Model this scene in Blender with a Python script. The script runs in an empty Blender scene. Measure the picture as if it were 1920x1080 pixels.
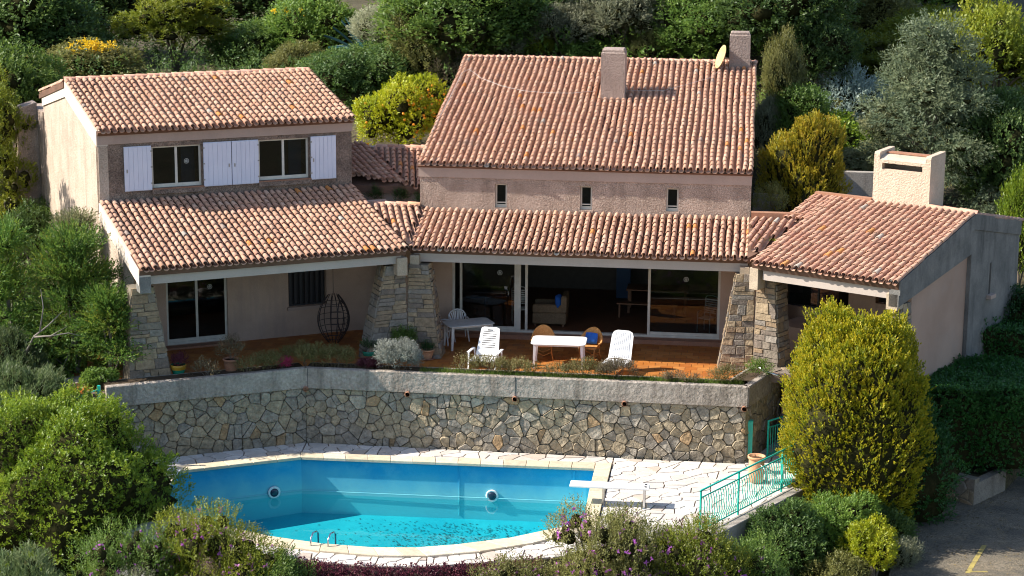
import bpy, math, random
import numpy as np
from mathutils import Vector, Matrix

random.seed(7)
PI = math.pi
scene = bpy.context.scene
COL = scene.collection

# ------------------------------------------------------------------ camera, sky, sun, exposure
def set_camera():
    f, pitch, yaw, roll = 3758.6, math.radians(12.7), math.radians(6.915), math.radians(0.412)
    fw = Vector((-math.sin(yaw)*math.cos(pitch), math.cos(yaw)*math.cos(pitch), -math.sin(pitch)))
    rt = Vector((math.cos(yaw), math.sin(yaw), 0)); up = rt.cross(fw)
    r2 = rt*math.cos(roll)+up*math.sin(roll); u2 = -rt*math.sin(roll)+up*math.cos(roll)
    cd = bpy.data.cameras.new('camera'); co = bpy.data.objects.new('camera', cd); COL.objects.link(co)
    m = Matrix((r2, u2, -fw)).transposed().to_4x4(); m.translation = Vector((9.775, -57.559, 13.953))
    co.matrix_world = m
    cd.sensor_width = 36; cd.lens = f/1920*36; cd.clip_start = 1; cd.clip_end = 600
    scene.camera = co
set_camera()
SUN_EL, SUN_OFF = math.radians(39), math.radians(8.5)
sd = Vector((-math.cos(SUN_EL)*math.cos(SUN_OFF), -math.cos(SUN_EL)*math.sin(SUN_OFF), math.sin(SUN_EL)))   # towards the sun
world = bpy.data.worlds.new('World'); scene.world = world; world.use_nodes = True
wn = world.node_tree; bgn = wn.nodes['Background']
skyn = wn.nodes.new('ShaderNodeTexSky'); skyn.sky_type = 'NISHITA'; skyn.sun_disc = False
skyn.sun_elevation = SUN_EL; skyn.sun_rotation = math.atan2(sd.x, sd.y) % (2*PI)
skyn.altitude = 100
wn.links.new(skyn.outputs[0], bgn.inputs[0]); bgn.inputs[1].default_value = 0.118
sl = bpy.data.lights.new('sun', 'SUN'); sl.energy = 5.0; sl.angle = math.radians(0.53); sl.color = (1, .935, .83)
so = bpy.data.objects.new('sun', sl); COL.objects.link(so); so.rotation_euler = sd.to_track_quat('Z', 'Y').to_euler()
scene.view_settings.view_transform = 'Standard'; scene.view_settings.look = 'None'
scene.view_settings.exposure = 0.85; scene.view_settings.gamma = 1; scene.view_settings.use_curve_mapping = False
scene.render.engine = 'CYCLES'
scene.cycles.max_bounces = 8; scene.cycles.transparent_max_bounces = 12; scene.cycles.diffuse_bounces = 3
scene.cycles.filter_width = 1.05
scene.cycles.caustics_reflective = False; scene.cycles.caustics_refractive = False

# ------------------------------------------------------------------ frames of the three wings
class Fr:
    def __init__(s, ox, oy, deg):
        a = math.radians(deg); s.o = (ox, oy); s.a = a
        s.u = (math.cos(a), math.sin(a)); s.w = (-math.sin(a), math.cos(a))
    def p(s, u, w, z): return (s.o[0]+s.u[0]*u+s.w[0]*w, s.o[1]+s.u[1]*u+s.w[1]*w, z)
MN = Fr(0, 0, 0); LW = Fr(.18, -3.15, 31); RW = Fr(9.85, -3.4, -28.5)
SL = .224

# ------------------------------------------------------------------ mesh helpers
ORG = {}
class MB:
    def __init__(s, fr=None): s.v = []; s.f = []; s.fr = fr; s.m = []; s.cm = 0
    def P(s, p): return s.fr.p(*p) if s.fr else tuple(p)
    def poly(s, pts):
        i = len(s.v); s.v += [s.P(p) for p in pts]; s.f.append(tuple(range(i, i+len(pts)))); s.m.append(s.cm); return s
    def idx(s, pts, faces):
        i = len(s.v); s.v += [s.P(p) for p in pts]
        for f in faces: s.f.append(tuple(i+k for k in f)); s.m.append(s.cm)
        return s
    def hexa(s, b, t):
        n = len(b)
        return s.idx(list(b)+list(t), [tuple(range(n))[::-1], tuple(range(n, 2*n))]+[(k, (k+1) % n, n+(k+1) % n, n+k) for k in range(n)])
    def box(s, x0, y0, z0, x1, y1, z1):
        return s.hexa([(x0, y0, z0), (x1, y0, z0), (x1, y1, z0), (x0, y1, z0)], [(x0, y0, z1), (x1, y0, z1), (x1, y1, z1), (x0, y1, z1)])
    def cbox(s, x0, y0, z0, x1, y1, z1, c=.01):
        q = lambda x, y, X, Y, z: [(x, y, z), (X, y, z), (X, Y, z), (x, Y, z)]
        rings = [q(x0+c, y0+c, x1-c, y1-c, z0), q(x0, y0, x1, y1, z0+c), q(x0, y0, x1, y1, z1-c), q(x0+c, y0+c, x1-c, y1-c, z1)]
        f = [(3, 2, 1, 0), (12, 13, 14, 15)]
        for r in range(3):
            for k in range(4): f.append((4*r+k, 4*r+(k+1) % 4, 4*r+4+(k+1) % 4, 4*r+4+k))
        return s.idx(sum(rings, []), f)
    def uprism(s, pts, u0, u1):      # polygon in (w, z) extruded along u
        return s.hexa([(u0, w, z) for w, z in pts], [(u1, w, z) for w, z in pts])
    def wprism(s, pts, w0, w1):      # polygon in (u, z) extruded along w
        return s.hexa([(u, w0, z) for u, z in pts], [(u, w1, z) for u, z in pts])
    def zprism(s, pts, z0, z1): return s.hexa([(x, y, z0) for x, y in pts], [(x, y, z1) for x, y in pts])
    def tube(s, path, rad, n=6, cap=True):
        path = [Vector(p) for p in path]; N = len(path)
        if not hasattr(rad, '__len__'): rad = [rad]*N
        i0 = len(s.v); nx = None
        for k, p in enumerate(path):
            d = (path[min(k+1, N-1)]-path[max(k-1, 0)])
            if d.length < 1e-9: d = Vector((0, 0, 1))
            d.normalize()
            if nx is None: nx = d.orthogonal().normalized()
            nx = (nx-d*nx.dot(d))
            nx = nx.normalized() if nx.length > 1e-6 else d.orthogonal().normalized()
            ny = d.cross(nx)
            for j in range(n):
                a = 2*PI*j/n; q = p+nx*(rad[k]*math.cos(a))+ny*(rad[k]*math.sin(a)); s.v.append(s.P(q))
        for k in range(N-1):
            for j in range(n):
                a = i0+k*n+j; b = i0+k*n+(j+1) % n; s.f.append((a, b, b+n, a+n)); s.m.append(s.cm)
        if cap:
            s.f.append(tuple(i0+j for j in range(n))[::-1]); s.f.append(tuple(i0+(N-1)*n+j for j in range(n))); s.m += [s.cm, s.cm]
        return s
    def lathe(s, prof, c=(0, 0, 0), n=16, cap=True):
        i0 = len(s.v)
        for r, z in prof:
            for j in range(n):
                a = 2*PI*j/n; s.v.append(s.P((c[0]+r*math.cos(a), c[1]+r*math.sin(a), c[2]+z)))
        for k in range(len(prof)-1):
            for j in range(n):
                a = i0+k*n+j; b = i0+k*n+(j+1) % n; s.f.append((a, b, b+n, a+n)); s.m.append(s.cm)
        if cap:
            s.f.append(tuple(i0+j for j in range(n))[::-1]); s.f.append(tuple(i0+(len(prof)-1)*n+j for j in range(n))); s.m += [s.cm, s.cm]
        return s
    def xf(s, M, i0=0):
        for k in range(i0, len(s.v)): s.v[k] = tuple(M @ Vector(s.v[k]))
        return s
    def build(s, name, mat, parent=None, smooth=False, **kw):
        o = ORG.get(parent.name, Vector((0, 0, 0))) if parent else Vector((0, 0, 0))
        loc = kw.pop('loc', None)
        sub = Vector(loc) if loc is not None else o
        me = bpy.data.meshes.new(name)
        me.from_pydata([(v[0]-sub[0], v[1]-sub[1], v[2]-sub[2]) for v in s.v], [], s.f)
        if isinstance(mat, (list, tuple)):
            for m in mat: me.materials.append(m)
            me.polygons.foreach_set('material_index', s.m)
        else: me.materials.append(mat)
        if smooth: me.polygons.foreach_set('use_smooth', [True]*len(s.f))
        me.update()
        ob = bpy.data.objects.new(name, me); COL.objects.link(ob)
        if parent: ob.parent = parent
        if loc is not None:
            ob.location = Vector(loc)-o; ORG[ob.name] = Vector(loc)
        else: ORG[ob.name] = o
        tag(ob, **kw); return ob

def tag(o, label=None, cat=None, group=None, kind=None):
    if label: o['label'] = label
    if cat: o['category'] = cat
    if group: o['group'] = group
    if kind: o['kind'] = kind
    return o
def root(name, loc, label, cat, group=None, rz=0):
    o = bpy.data.objects.new(name, None); COL.objects.link(o); o.empty_display_size = .2
    o.location = loc; o.rotation_euler = (0, 0, rz); ORG[o.name] = Vector((0, 0, 0)) if rz else Vector(loc)
    return tag(o, label, cat, group)
def lroot(name, loc, label, cat, rz=0, group=None):      # parts are written in the thing's own coordinates
    o = root(name, loc, label, cat, group, rz); ORG[o.name] = Vector((0, 0, 0)); return o
def inst(src, parent=None, M=None, loc=None, rz=None, scale=None):
    c = src.copy(); COL.objects.link(c)
    if parent: c.parent = parent
    if M is not None: c.matrix_local = M
    if loc is not None: c.location = loc
    if rz is not None: c.rotation_euler = (0, 0, rz)
    if scale is not None: c.scale = scale
    return c
def copy_tree(o, loc, rz, label=None):
    r = o.copy(); COL.objects.link(r); r.location = loc; r.rotation_euler = (0, 0, rz)
    if label: r['label'] = label
    for ch in list(o.children):
        c = ch.copy(); COL.objects.link(c); c.parent = r
        for g in ch.children:
            d = g.copy(); COL.objects.link(d); d.parent = c
    return r

# ------------------------------------------------------------------ materials
def nt(name):
    m = bpy.data.materials.new(name); m.use_nodes = True; return m, m.node_tree, m.node_tree.nodes['Principled BSDF']
def rgb(c): return (c[0], c[1], c[2], 1)
def surf(name, c1, c2, scale=3, rough=.85, bump=0., bscale=30, c3=None, s3=.6, streak=False, fine=.12, spec=.3, dist=.02, world_co=False, detail=6):
    """two-tone surface: broad noise between c1 and c2, stains of c3, fine grain and relief"""
    m, t, b = nt(name); N = t.nodes; L = t.links
    tc = N.new('ShaderNodeTexCoord')
    if world_co: src = N.new('ShaderNodeNewGeometry').outputs['Position']
    else: src = tc.outputs['Object']
    def noise(sc, det=5, vec=src, r=.6):
        n = N.new('ShaderNodeTexNoise'); n.inputs['Scale'].default_value = sc; n.inputs['Detail'].default_value = det; n.inputs['Roughness'].default_value = r
        L.new(vec, n.inputs['Vector']); return n.outputs['Fac']
    def ramp(fac, a, bb, lo, hi):
        r = N.new('ShaderNodeValToRGB'); r.color_ramp.elements[0].position = lo; r.color_ramp.elements[1].position = hi
        r.color_ramp.elements[0].color = rgb(a); r.color_ramp.elements[1].color = rgb(bb); L.new(fac, r.inputs[0]); return r.outputs[0]
    def mix(fac, a, bb, mode='MIX'):
        x = N.new('ShaderNodeMix'); x.data_type = 'RGBA'; x.blend_type = mode
        if hasattr(fac, 'is_linked'): L.new(fac, x.inputs[0])
        else: x.inputs[0].default_value = fac
        for i, q in ((6, a), (7, bb)):
            if hasattr(q, 'is_linked'): L.new(q, x.inputs[i])
            else: x.inputs[i].default_value = rgb(q)
        return x.outputs[2]
    col = ramp(noise(scale), c1, c2, .35, .65)
    if c3 is not None:
        vec = src
        if streak:
            mp = N.new('ShaderNodeMapping'); mp.inputs['Scale'].default_value = (1, 1, .12); L.new(src, mp.inputs[0]); vec = mp.outputs[0]
        f = ramp(noise(scale*1.7+.3, 7, vec, .7), (0, 0, 0), (1, 1, 1), .5, .75)
        mm = N.new('ShaderNodeMath'); mm.operation = 'MULTIPLY'; mm.inputs[1].default_value = s3
        L.new(f, mm.inputs[0]); col = mix(mm.outputs[0], col, c3)
    g = ramp(noise(bscale*2.2, 3), (1-fine*2.5,)*3, (1+fine,)*3, .3, .7)
    col = mix(1., col, g, 'MULTIPLY')
    L.new(col, b.inputs['Base Color'])
    b.inputs['Roughness'].default_value = rough; b.inputs['Specular IOR Level'].default_value = spec
    if bump:
        bp = N.new('ShaderNodeBump'); bp.inputs['Strength'].default_value = bump; bp.inputs['Distance'].default_value = dist
        L.new(noise(bscale, detail), bp.inputs['Height']); L.new(bp.outputs[0], b.inputs['Normal'])
    return m
def plain(name, c, rough=.5, metal=0, spec=.5, var=.12, emit=None):
    m, t, b = nt(name); N = t.nodes; L = t.links
    tc = N.new('ShaderNodeTexCoord'); n = N.new('ShaderNodeTexNoise'); n.inputs['Scale'].default_value = 6; n.inputs['Detail'].default_value = 6
    L.new(tc.outputs['Object'], n.inputs['Vector'])
    r = N.new('ShaderNodeValToRGB'); r.color_ramp.elements[0].position = .3; r.color_ramp.elements[1].position = .7
    r.color_ramp.elements[0].color = rgb([k*(1-var) for k in c]); r.color_ramp.elements[1].color = rgb([min(1, k*(1+var*.6)) for k in c])
    L.new(n.outputs['Fac'], r.inputs[0]); L.new(r.outputs[0], b.inputs['Base Color'])
    b.inputs['Roughness'].default_value = rough; b.inputs['Metallic'].default_value = metal; b.inputs['Specular IOR Level'].default_value = spec
    return m
def piece_mat(name, cols, rough=.85, bump=.3, bscale=22, dirt=None, sc=5, fine=.15, dist=.012):
    """cols: list of (position, colour): each piece takes its own colour (object random plus the stored tone)"""
    m, t, b = nt(name); N = t.nodes; L = t.links
    oi = N.new('ShaderNodeObjectInfo'); at = N.new('ShaderNodeAttribute'); at.attribute_name = 'tone'
    ad = N.new('ShaderNodeMath'); ad.operation = 'ADD'; L.new(oi.outputs['Random'], ad.inputs[0]); L.new(at.outputs['Fac'], ad.inputs[1])
    fr = N.new('ShaderNodeMath'); fr.operation = 'FRACT'; L.new(ad.outputs[0], fr.inputs[0])
    r = N.new('ShaderNodeValToRGB'); r.color_ramp.interpolation = 'CONSTANT'
    while len(r.color_ramp.elements) < len(cols): r.color_ramp.elements.new(.5)
    for e, (p, c) in zip(r.color_ramp.elements, cols): e.position = p; e.color = rgb(c)
    L.new(fr.outputs[0], r.inputs[0])
    geo = N.new('ShaderNodeNewGeometry')
    n = N.new('ShaderNodeTexNoise'); n.inputs['Scale'].default_value = sc; n.inputs['Detail'].default_value = 7; n.inputs['Roughness'].default_value = .65
    L.new(geo.outputs['Position'], n.inputs['Vector'])
    r2 = N.new('ShaderNodeValToRGB'); r2.color_ramp.elements[0].position = .3; r2.color_ramp.elements[1].position = .7
    r2.color_ramp.elements[0].color = rgb((1-fine*2,)*3); r2.color_ramp.elements[1].color = rgb((1+fine,)*3); L.new(n.outputs['Fac'], r2.inputs[0])
    x = N.new('ShaderNodeMix'); x.data_type = 'RGBA'; x.blend_type = 'MULTIPLY'; x.inputs[0].default_value = 1
    L.new(r.outputs[0], x.inputs[6]); L.new(r2.outputs[0], x.inputs[7]); out = x.outputs[2]
    if dirt:
        n3 = N.new('ShaderNodeTexNoise'); n3.inputs['Scale'].default_value = dirt[1]; n3.inputs['Detail'].default_value = 8; n3.inputs['Roughness'].default_value = .7
        L.new(geo.outputs['Position'], n3.inputs['Vector'])
        r3 = N.new('ShaderNodeValToRGB'); r3.color_ramp.elements[0].position = .52; r3.color_ramp.elements[1].position = .72
        r3.color_ramp.elements[0].color = (0, 0, 0, 1); r3.color_ramp.elements[1].color = rgb((dirt[2],)*3); L.new(n3.outputs['Fac'], r3.inputs[0])
        y = N.new('ShaderNodeMix'); y.data_type = 'RGBA'; L.new(r3.outputs[0], y.inputs[0]); L.new(out, y.inputs[6]); y.inputs[7].default_value = rgb(dirt[0]); out = y.outputs[2]
    L.new(out, b.inputs['Base Color']); b.inputs['Roughness'].default_value = rough; b.inputs['Specular IOR Level'].default_value = .25
    bn = N.new('ShaderNodeTexNoise'); bn.inputs['Scale'].default_value = bscale; bn.inputs['Detail'].default_value = 6
    L.new(geo.outputs['Position'], bn.inputs['Vector'])
    bp = N.new('ShaderNodeBump'); bp.inputs['Strength'].default_value = bump; bp.inputs['Distance'].default_value = dist
    L.new(bn.outputs['Fac'], bp.inputs['Height']); L.new(bp.outputs[0], b.inputs['Normal'])
    return m
def leaf_mat(name, stops, rough=.5, trans=.36, tcol=None, spec=.35, vary=.25):
    m, t, b = nt(name); N = t.nodes; L = t.links
    at = N.new('ShaderNodeAttribute'); at.attribute_name = 'tone'
    r = N.new('ShaderNodeValToRGB')
    while len(r.color_ramp.elements) < len(stops): r.color_ramp.elements.new(.5)
    for e, (p, c) in zip(r.color_ramp.elements, stops): e.position = p; e.color = rgb(c)
    L.new(at.outputs['Fac'], r.inputs[0])
    oi = N.new('ShaderNodeObjectInfo'); mr = N.new('ShaderNodeMapRange'); mr.inputs['To Min'].default_value = 1-vary; mr.inputs['To Max'].default_value = 1+vary
    L.new(oi.outputs['Random'], mr.inputs['Value'])
    x = N.new('ShaderNodeMix'); x.data_type = 'RGBA'; x.blend_type = 'MULTIPLY'; x.inputs[0].default_value = 1
    L.new(r.outputs[0], x.inputs[6]); cb = N.new('ShaderNodeCombineColor'); [L.new(mr.outputs[0], cb.inputs[k]) for k in range(3)]; L.new(cb.outputs[0], x.inputs[7])
    L.new(x.outputs[2], b.inputs['Base Color']); b.inputs['Roughness'].default_value = rough; b.inputs['Specular IOR Level'].default_value = spec
    tr = N.new('ShaderNodeBsdfTranslucent')
    hs = N.new('ShaderNodeHueSaturation'); hs.inputs['Hue'].default_value = .485; hs.inputs['Value'].default_value = 1.5; L.new(x.outputs[2], hs.inputs['Color']); L.new(hs.outputs[0], tr.inputs[0])
    ms = N.new('ShaderNodeMixShader'); ms.inputs[0].default_value = trans
    L.new(b.outputs[0], ms.inputs[1]); L.new(tr.outputs[0], ms.inputs[2]); L.new(ms.outputs[0], N['Material Output'].inputs[0])
    return m
def thin_ior(N, L, f, ior):      # the same reflectance from either side of a thin sheet
    ge = N.new('ShaderNodeNewGeometry'); mr = N.new('ShaderNodeMapRange'); mr.inputs['To Min'].default_value = ior; mr.inputs['To Max'].default_value = 1/ior
    L.new(ge.outputs['Backfacing'], mr.inputs['Value']); L.new(mr.outputs[0], f.inputs[0])
def glass_mat(name, tint=(.55, .6, .6), rough=.01, ior=1.5):
    m, t, b = nt(name); N = t.nodes; L = t.links; N.remove(b)
    f = N.new('ShaderNodeFresnel'); thin_ior(N, L, f, ior)
    tr = N.new('ShaderNodeBsdfTransparent'); tr.inputs[0].default_value = rgb(tint)
    g = N.new('ShaderNodeBsdfGlossy'); g.inputs['Roughness'].default_value = rough
    ms = N.new('ShaderNodeMixShader'); L.new(f.outputs[0], ms.inputs[0]); L.new(tr.outputs[0], ms.inputs[1]); L.new(g.outputs[0], ms.inputs[2])
    L.new(ms.outputs[0], N['Material Output'].inputs[0]); return m

M = {}
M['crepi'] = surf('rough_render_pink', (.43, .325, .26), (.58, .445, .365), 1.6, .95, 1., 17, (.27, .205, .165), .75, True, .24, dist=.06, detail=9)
M['crepi_grey'] = surf('weathered_shaded_render', (.20, .145, .115), (.38, .28, .22), 2.8, .95, .9, 14, (.115, .09, .075), .75, False, .26, dist=.05)  # mottle is weathering; base darkened to carry the left wing's shade
M['band'] = surf('smooth_concrete_band', (.44, .33, .275), (.49, .37, .31), .8, .9, .15, 40, (.34, .26, .22), .4, True, .06)
M['fascia'] = surf('grey_beam_render', (.47, .40, .35), (.52, .44, .385), .8, .85, .12, 40, (.36, .31, .28), .4, True, .05)
M['smooth'] = surf('smooth_pink_render', (.50, .36, .275), (.59, .435, .34), 1.1, .9, .15, 30, (.36, .285, .25), .6, True, .07)
M['blue_conc'] = surf('board_marked_concrete', (.17, .165, .155), (.27, .255, .235), 1.5, .9, .5, 18, (.075, .073, .07), .85, True, .16, dist=.03)
M['parapet'] = surf('trowelled_parapet', (.33, .28, .235), (.47, .405, .345), 1.3, .95, 1., 6, (.17, .14, .11), .85, True, .12, dist=.12, detail=9)
M['chim_light'] = surf('pale_rough_render', (.60, .47, .35), (.68, .545, .42), 1.3, .95, .9, 18, (.42, .34, .27), .4, False, .12, dist=.04)
M['chim'] = surf('pink_rough_render', (.36, .275, .235), (.44, .34, .29), 1.5, .95, 1., 16, (.24, .19, .17), .5, False, .16, dist=.05)
M['mortar'] = surf('mortar', (.18, .15, .11), (.28, .235, .18), 3, .95, .5, 30)
M['pavemortar'] = surf('joint_mortar', (.16, .11, .085), (.26, .19, .15), 3, .95, .4, 30)
M['under'] = surf('roof_underlay', (.13, .075, .05), (.2, .11, .075), 3, .95)
M['soffit'] = surf('soffit', (.42, .33, .27), (.47, .37, .3), 2, .9)
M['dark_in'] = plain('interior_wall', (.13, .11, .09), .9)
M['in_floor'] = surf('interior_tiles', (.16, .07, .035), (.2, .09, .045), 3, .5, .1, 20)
M['frame'] = plain('cream_frame', (.66, .63, .55), .45)
M['shutter'] = surf('shade_blue_shutter_paint', (.70, .72, .84), (.75, .77, .88), 2, .5, .05, 60, (.58, .6, .72), .3, True, .02)  # white paint with the blue of open shade mixed into its colour
M['metal'] = plain('steel', (.35, .35, .36), .35, 1)
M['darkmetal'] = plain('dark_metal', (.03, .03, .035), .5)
M['glass'] = glass_mat('window_glass')
M['bark_grey'] = None
M['tile'] = piece_mat('canal_tile', [(0, (.575, .325, .215)), (.14, (.60, .35, .235)), (.3, (.545, .30, .195)), (.42, (.615, .37, .255)), (.56, (.575, .33, .23)), (.68, (.60, .34, .22)), (.8, (.53, .29, .195)), (.9, (.625, .395, .28)), (.984, (.62, .25, .08)), (.990, (.50, .43, .36)), (.995, (.36, .27, .22))],
                      .8, .25, 30, ((.21, .15, .12), 1.3, .5), 6, .13)
M['tile2'] = piece_mat('canal_tile_browner', [(0, (.515, .295, .205)), (.2, (.485, .27, .19)), (.42, (.54, .32, .225)), (.6, (.465, .25, .175)), (.8, (.555, .345, .245)), (.98, (.60, .28, .1)), (.992, (.46, .40, .34))],
                       .82, .3, 30, ((.17, .13, .1), 1.6, .55), 6, .16)
M['ridge'] = piece_mat('ridge_tile', [(0, (.60, .33, .24)), (.3, (.56, .30, .21)), (.6, (.63, .38, .28)), (.9, (.62, .34, .2))], .8, .25, 30, ((.3, .2, .16), 1.3, .4))
M['stone'] = piece_mat('wall_stone', [(0, (.345, .285, .20)), (.14, (.385, .315, .215)), (.28, (.31, .265, .205)), (.42, (.41, .33, .22)), (.55, (.335, .295, .24)), (.68, (.375, .305, .21)), (.8, (.30, .262, .215)), (.88, (.43, .375, .295)), (.955, (.40, .27, .15))],
                       .95, 1., 10, ((.17, .145, .11), 1.4, .6), 8, .26, .06)
M['pstone'] = piece_mat('pillar_stone', [(0, (.31, .235, .155)), (.15, (.36, .275, .18)), (.3, (.25, .21, .165)), (.45, (.39, .30, .195)), (.6, (.28, .245, .205)), (.75, (.34, .245, .155)), (.88, (.22, .18, .145))],
                        .95, .9, 16, ((.19, .15, .12), 2.5, .45), 7, .18, .03)
M['flag'] = piece_mat('flagstone', [(0, (.60, .545, .49)), (.2, (.66, .61, .56)), (.4, (.55, .50, .455)), (.6, (.70, .655, .61)), (.8, (.58, .54, .50)), (.93, (.52, .43, .36))], .8, .3, 18, ((.46, .36, .3), 1.8, .4), 5, .07)
M['coping'] = piece_mat('coping_stone', [(0, (.62, .52, .37)), (.3, (.66, .56, .41)), (.6, (.57, .48, .35)), (.85, (.69, .6, .46))], .85, .3, 22, ((.33, .29, .22), 2.4, .5), 7, .09)
M['floor_tile'] = piece_mat('terracotta_floor_tile', [(0, (.44, .155, .032)), (.2, (.49, .18, .04)), (.4, (.40, .13, .028)), (.6, (.52, .21, .055)), (.8, (.43, .165, .04)), (.93, (.35, .12, .03))], .5, .1, 20, ((.3, .14, .07), 2, .35), 5, .1)
M['white'] = plain('white_resin', (.8, .79, .78), .4, var=.04)
M['cream'] = plain('aged_white_resin', (.74, .71, .66), .5, var=.12)
M['wicker'] = surf('wicker', (.62, .27, .07), (.72, .36, .12), 14, .6, .6, 60, fine=.2)
M['wicker_grey'] = surf('pale_wicker', (.20, .135, .075), (.27, .185, .11), 14, .7, .6, 60, fine=.2)
M['blue'] = plain('blue_cloth', (.01, .12, .52), .8, var=.4)
M['navy'] = plain('navy_cover', (.012, .05, .12), .6)
M['wood'] = surf('brown_wood', (.22, .10, .05), (.28, .14, .075), 4, .55, .1, 30)
M['teal'] = plain('teal_paint', (.015, .44, .34), .4, var=.1)
M['terracotta'] = surf('terracotta', (.62, .32, .17), (.70, .40, .23), 2, .8, .2, 20, (.45, .36, .26), .4)
M['terra_dark'] = surf('old_terracotta', (.36, .17, .10), (.42, .22, .14), 3, .8, .2, 20, (.15, .12, .1), .5)
M['greenglaze'] = plain('green_glaze', (.02, .24, .14), .25)
M['yellowglaze'] = plain('ochre_glaze', (.5, .28, .03), .3)
M['soil'] = surf('soil', (.05, .035, .02), (.09, .06, .035), 5, .95, .6, 20)
M['bark'] = surf('bark', (.13, .105, .08), (.19, .155, .12), 8, .9, .6, 25)
M['greybark'] = surf('bleached_wood', (.20, .175, .15), (.30, .265, .23), 8, .9, .5, 25)
M['grass'] = surf('grass_ground', (.05, .09, .015), (.09, .14, .025), .8, .95, .4, 8, (.14, .11, .05), .6, world_co=True)
M['asphalt'] = surf('worn_asphalt', (.13, .115, .09), (.24, .20, .145), 1.1, .95, .8, 14, (.30, .23, .14), .75, False, .3, world_co=True)
M['yellowpaint'] = surf('yellow_road_paint', (.30, .24, .08), (.46, .36, .11), 5, .8, .2, 30, (.16, .14, .10), 1.)
M['curb'] = surf('curb_concrete', (.34, .30, .26), (.43, .38, .33), 1.4, .9, .5, 20, (.2, .16, .13), .6, True, .15)
M['liner'] = surf('pool_liner', (.010, .32, .60), (.02, .39, .64), .5, .55, .03, 30, (.2, .56, .68), .45, False, .05)
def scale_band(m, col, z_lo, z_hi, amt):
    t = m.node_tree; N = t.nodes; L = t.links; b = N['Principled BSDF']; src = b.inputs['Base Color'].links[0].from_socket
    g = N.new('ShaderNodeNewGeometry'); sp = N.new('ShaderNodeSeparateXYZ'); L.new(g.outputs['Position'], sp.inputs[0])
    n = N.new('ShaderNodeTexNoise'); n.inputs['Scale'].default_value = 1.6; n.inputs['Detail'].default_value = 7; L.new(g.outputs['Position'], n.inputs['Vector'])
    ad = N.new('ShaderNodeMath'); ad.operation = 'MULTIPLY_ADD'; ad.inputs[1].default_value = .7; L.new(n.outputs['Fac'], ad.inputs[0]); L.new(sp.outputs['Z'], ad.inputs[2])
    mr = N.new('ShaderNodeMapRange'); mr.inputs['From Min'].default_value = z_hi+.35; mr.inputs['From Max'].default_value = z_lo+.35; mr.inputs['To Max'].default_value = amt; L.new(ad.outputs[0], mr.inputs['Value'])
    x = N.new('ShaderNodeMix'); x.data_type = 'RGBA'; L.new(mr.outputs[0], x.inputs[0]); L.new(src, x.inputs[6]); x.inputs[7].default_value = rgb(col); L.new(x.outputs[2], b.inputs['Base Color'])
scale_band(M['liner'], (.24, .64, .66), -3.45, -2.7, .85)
M['liner_floor'] = surf('pool_floor_liner', (.015, .34, .43), (.035, .43, .50), .8, .6, .05, 30, (.01, .22, .33), .4, False, .05)
M['orange'] = plain('orange_peel', (.85, .32, .01), .4)
M['dish'] = surf('dish_paint', (.60, .42, .20), (.66, .48, .25), 3, .4, 0, 30, (.6, .2, .03), .9, False, .05)
M['cable'] = plain('pale_cable', (.55, .48, .44), .6)
# ------------------------------------------------------------------ canal tile roofs
EXP, TL, PITCH = .315, .375, .195
def arc(rx, h, s, zo, n=6, sgn=1):
    return [(-rx*math.cos(PI*k/n), s, zo+sgn*h*math.sin(PI*k/n)) for k in range(n+1)]
def cover_geo():
    a = arc(.075, .078, 0, .030); b = arc(.056, .060, TL, .004); c = arc(.060, .064, 0, .028)
    v = a+b+c; f = []
    for k in range(6): f += [(k, k+1, 8+k, 7+k), (k, 14+k, 15+k, k+1)]
    return v, f
def channel_geo():
    a = arc(.078, .06, 0, .0, 6, -1); b = arc(.064, .055, TL, -.01, 6, -1); c = arc(.078, .07, 0, -.006, 6, -1)
    v = a+b+c; f = []
    for k in range(6): f += [(k, 7+k, 8+k, k+1), (k, k+1, 15+k, 14+k)]
    return v, f
CV, CF = cover_geo(); HV, HF = channel_geo()
CVn, HVn = np.array(CV), np.array(HV)
def mesh_np(name, verts, faces_flat, fsize, mat, tone=None, smooth=False):
    me = bpy.data.meshes.new(name); nv = len(verts); nf = len(faces_flat)//fsize
    me.vertices.add(nv); me.vertices.foreach_set('co', np.asarray(verts, np.float32).ravel())
    me.loops.add(nf*fsize); me.loops.foreach_set('vertex_index', np.asarray(faces_flat, np.int32))
    me.polygons.add(nf); me.polygons.foreach_set('loop_start', np.arange(0, nf*fsize, fsize, dtype=np.int32))
    if tone is not None:
        at = me.attributes.new('tone', 'FLOAT', 'POINT'); at.data.foreach_set('value', np.asarray(tone, np.float32))
    if mat: me.materials.append(mat)
    if smooth: me.polygons.foreach_set('use_smooth', np.ones(nf, bool))
    me.update(calc_edges=True); return me
single_tile_mesh = {}
def tile_mesh(mat):
    if mat.name not in single_tile_mesh:
        single_tile_mesh[mat.name] = mesh_np('canal_tile', CVn, np.array(CF).ravel(), 4, mat, smooth=True)
    return single_tile_mesh[mat.name]
def plane_matrix(fr, u, w, z, slope, flip=False):
    n = math.hypot(1, slope); sg = -1 if flip else 1
    U = Vector((fr.u[0]*sg, fr.u[1]*sg, 0)); V = Vector((fr.w[0]*sg/n, fr.w[1]*sg/n, slope/n)); Nn = U.cross(V)
    m = Matrix((U, V, Nn)).transposed().to_4x4(); m.translation = Vector(fr.p(u, w, z)); return m
rng = np.random.default_rng(5)
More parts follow.
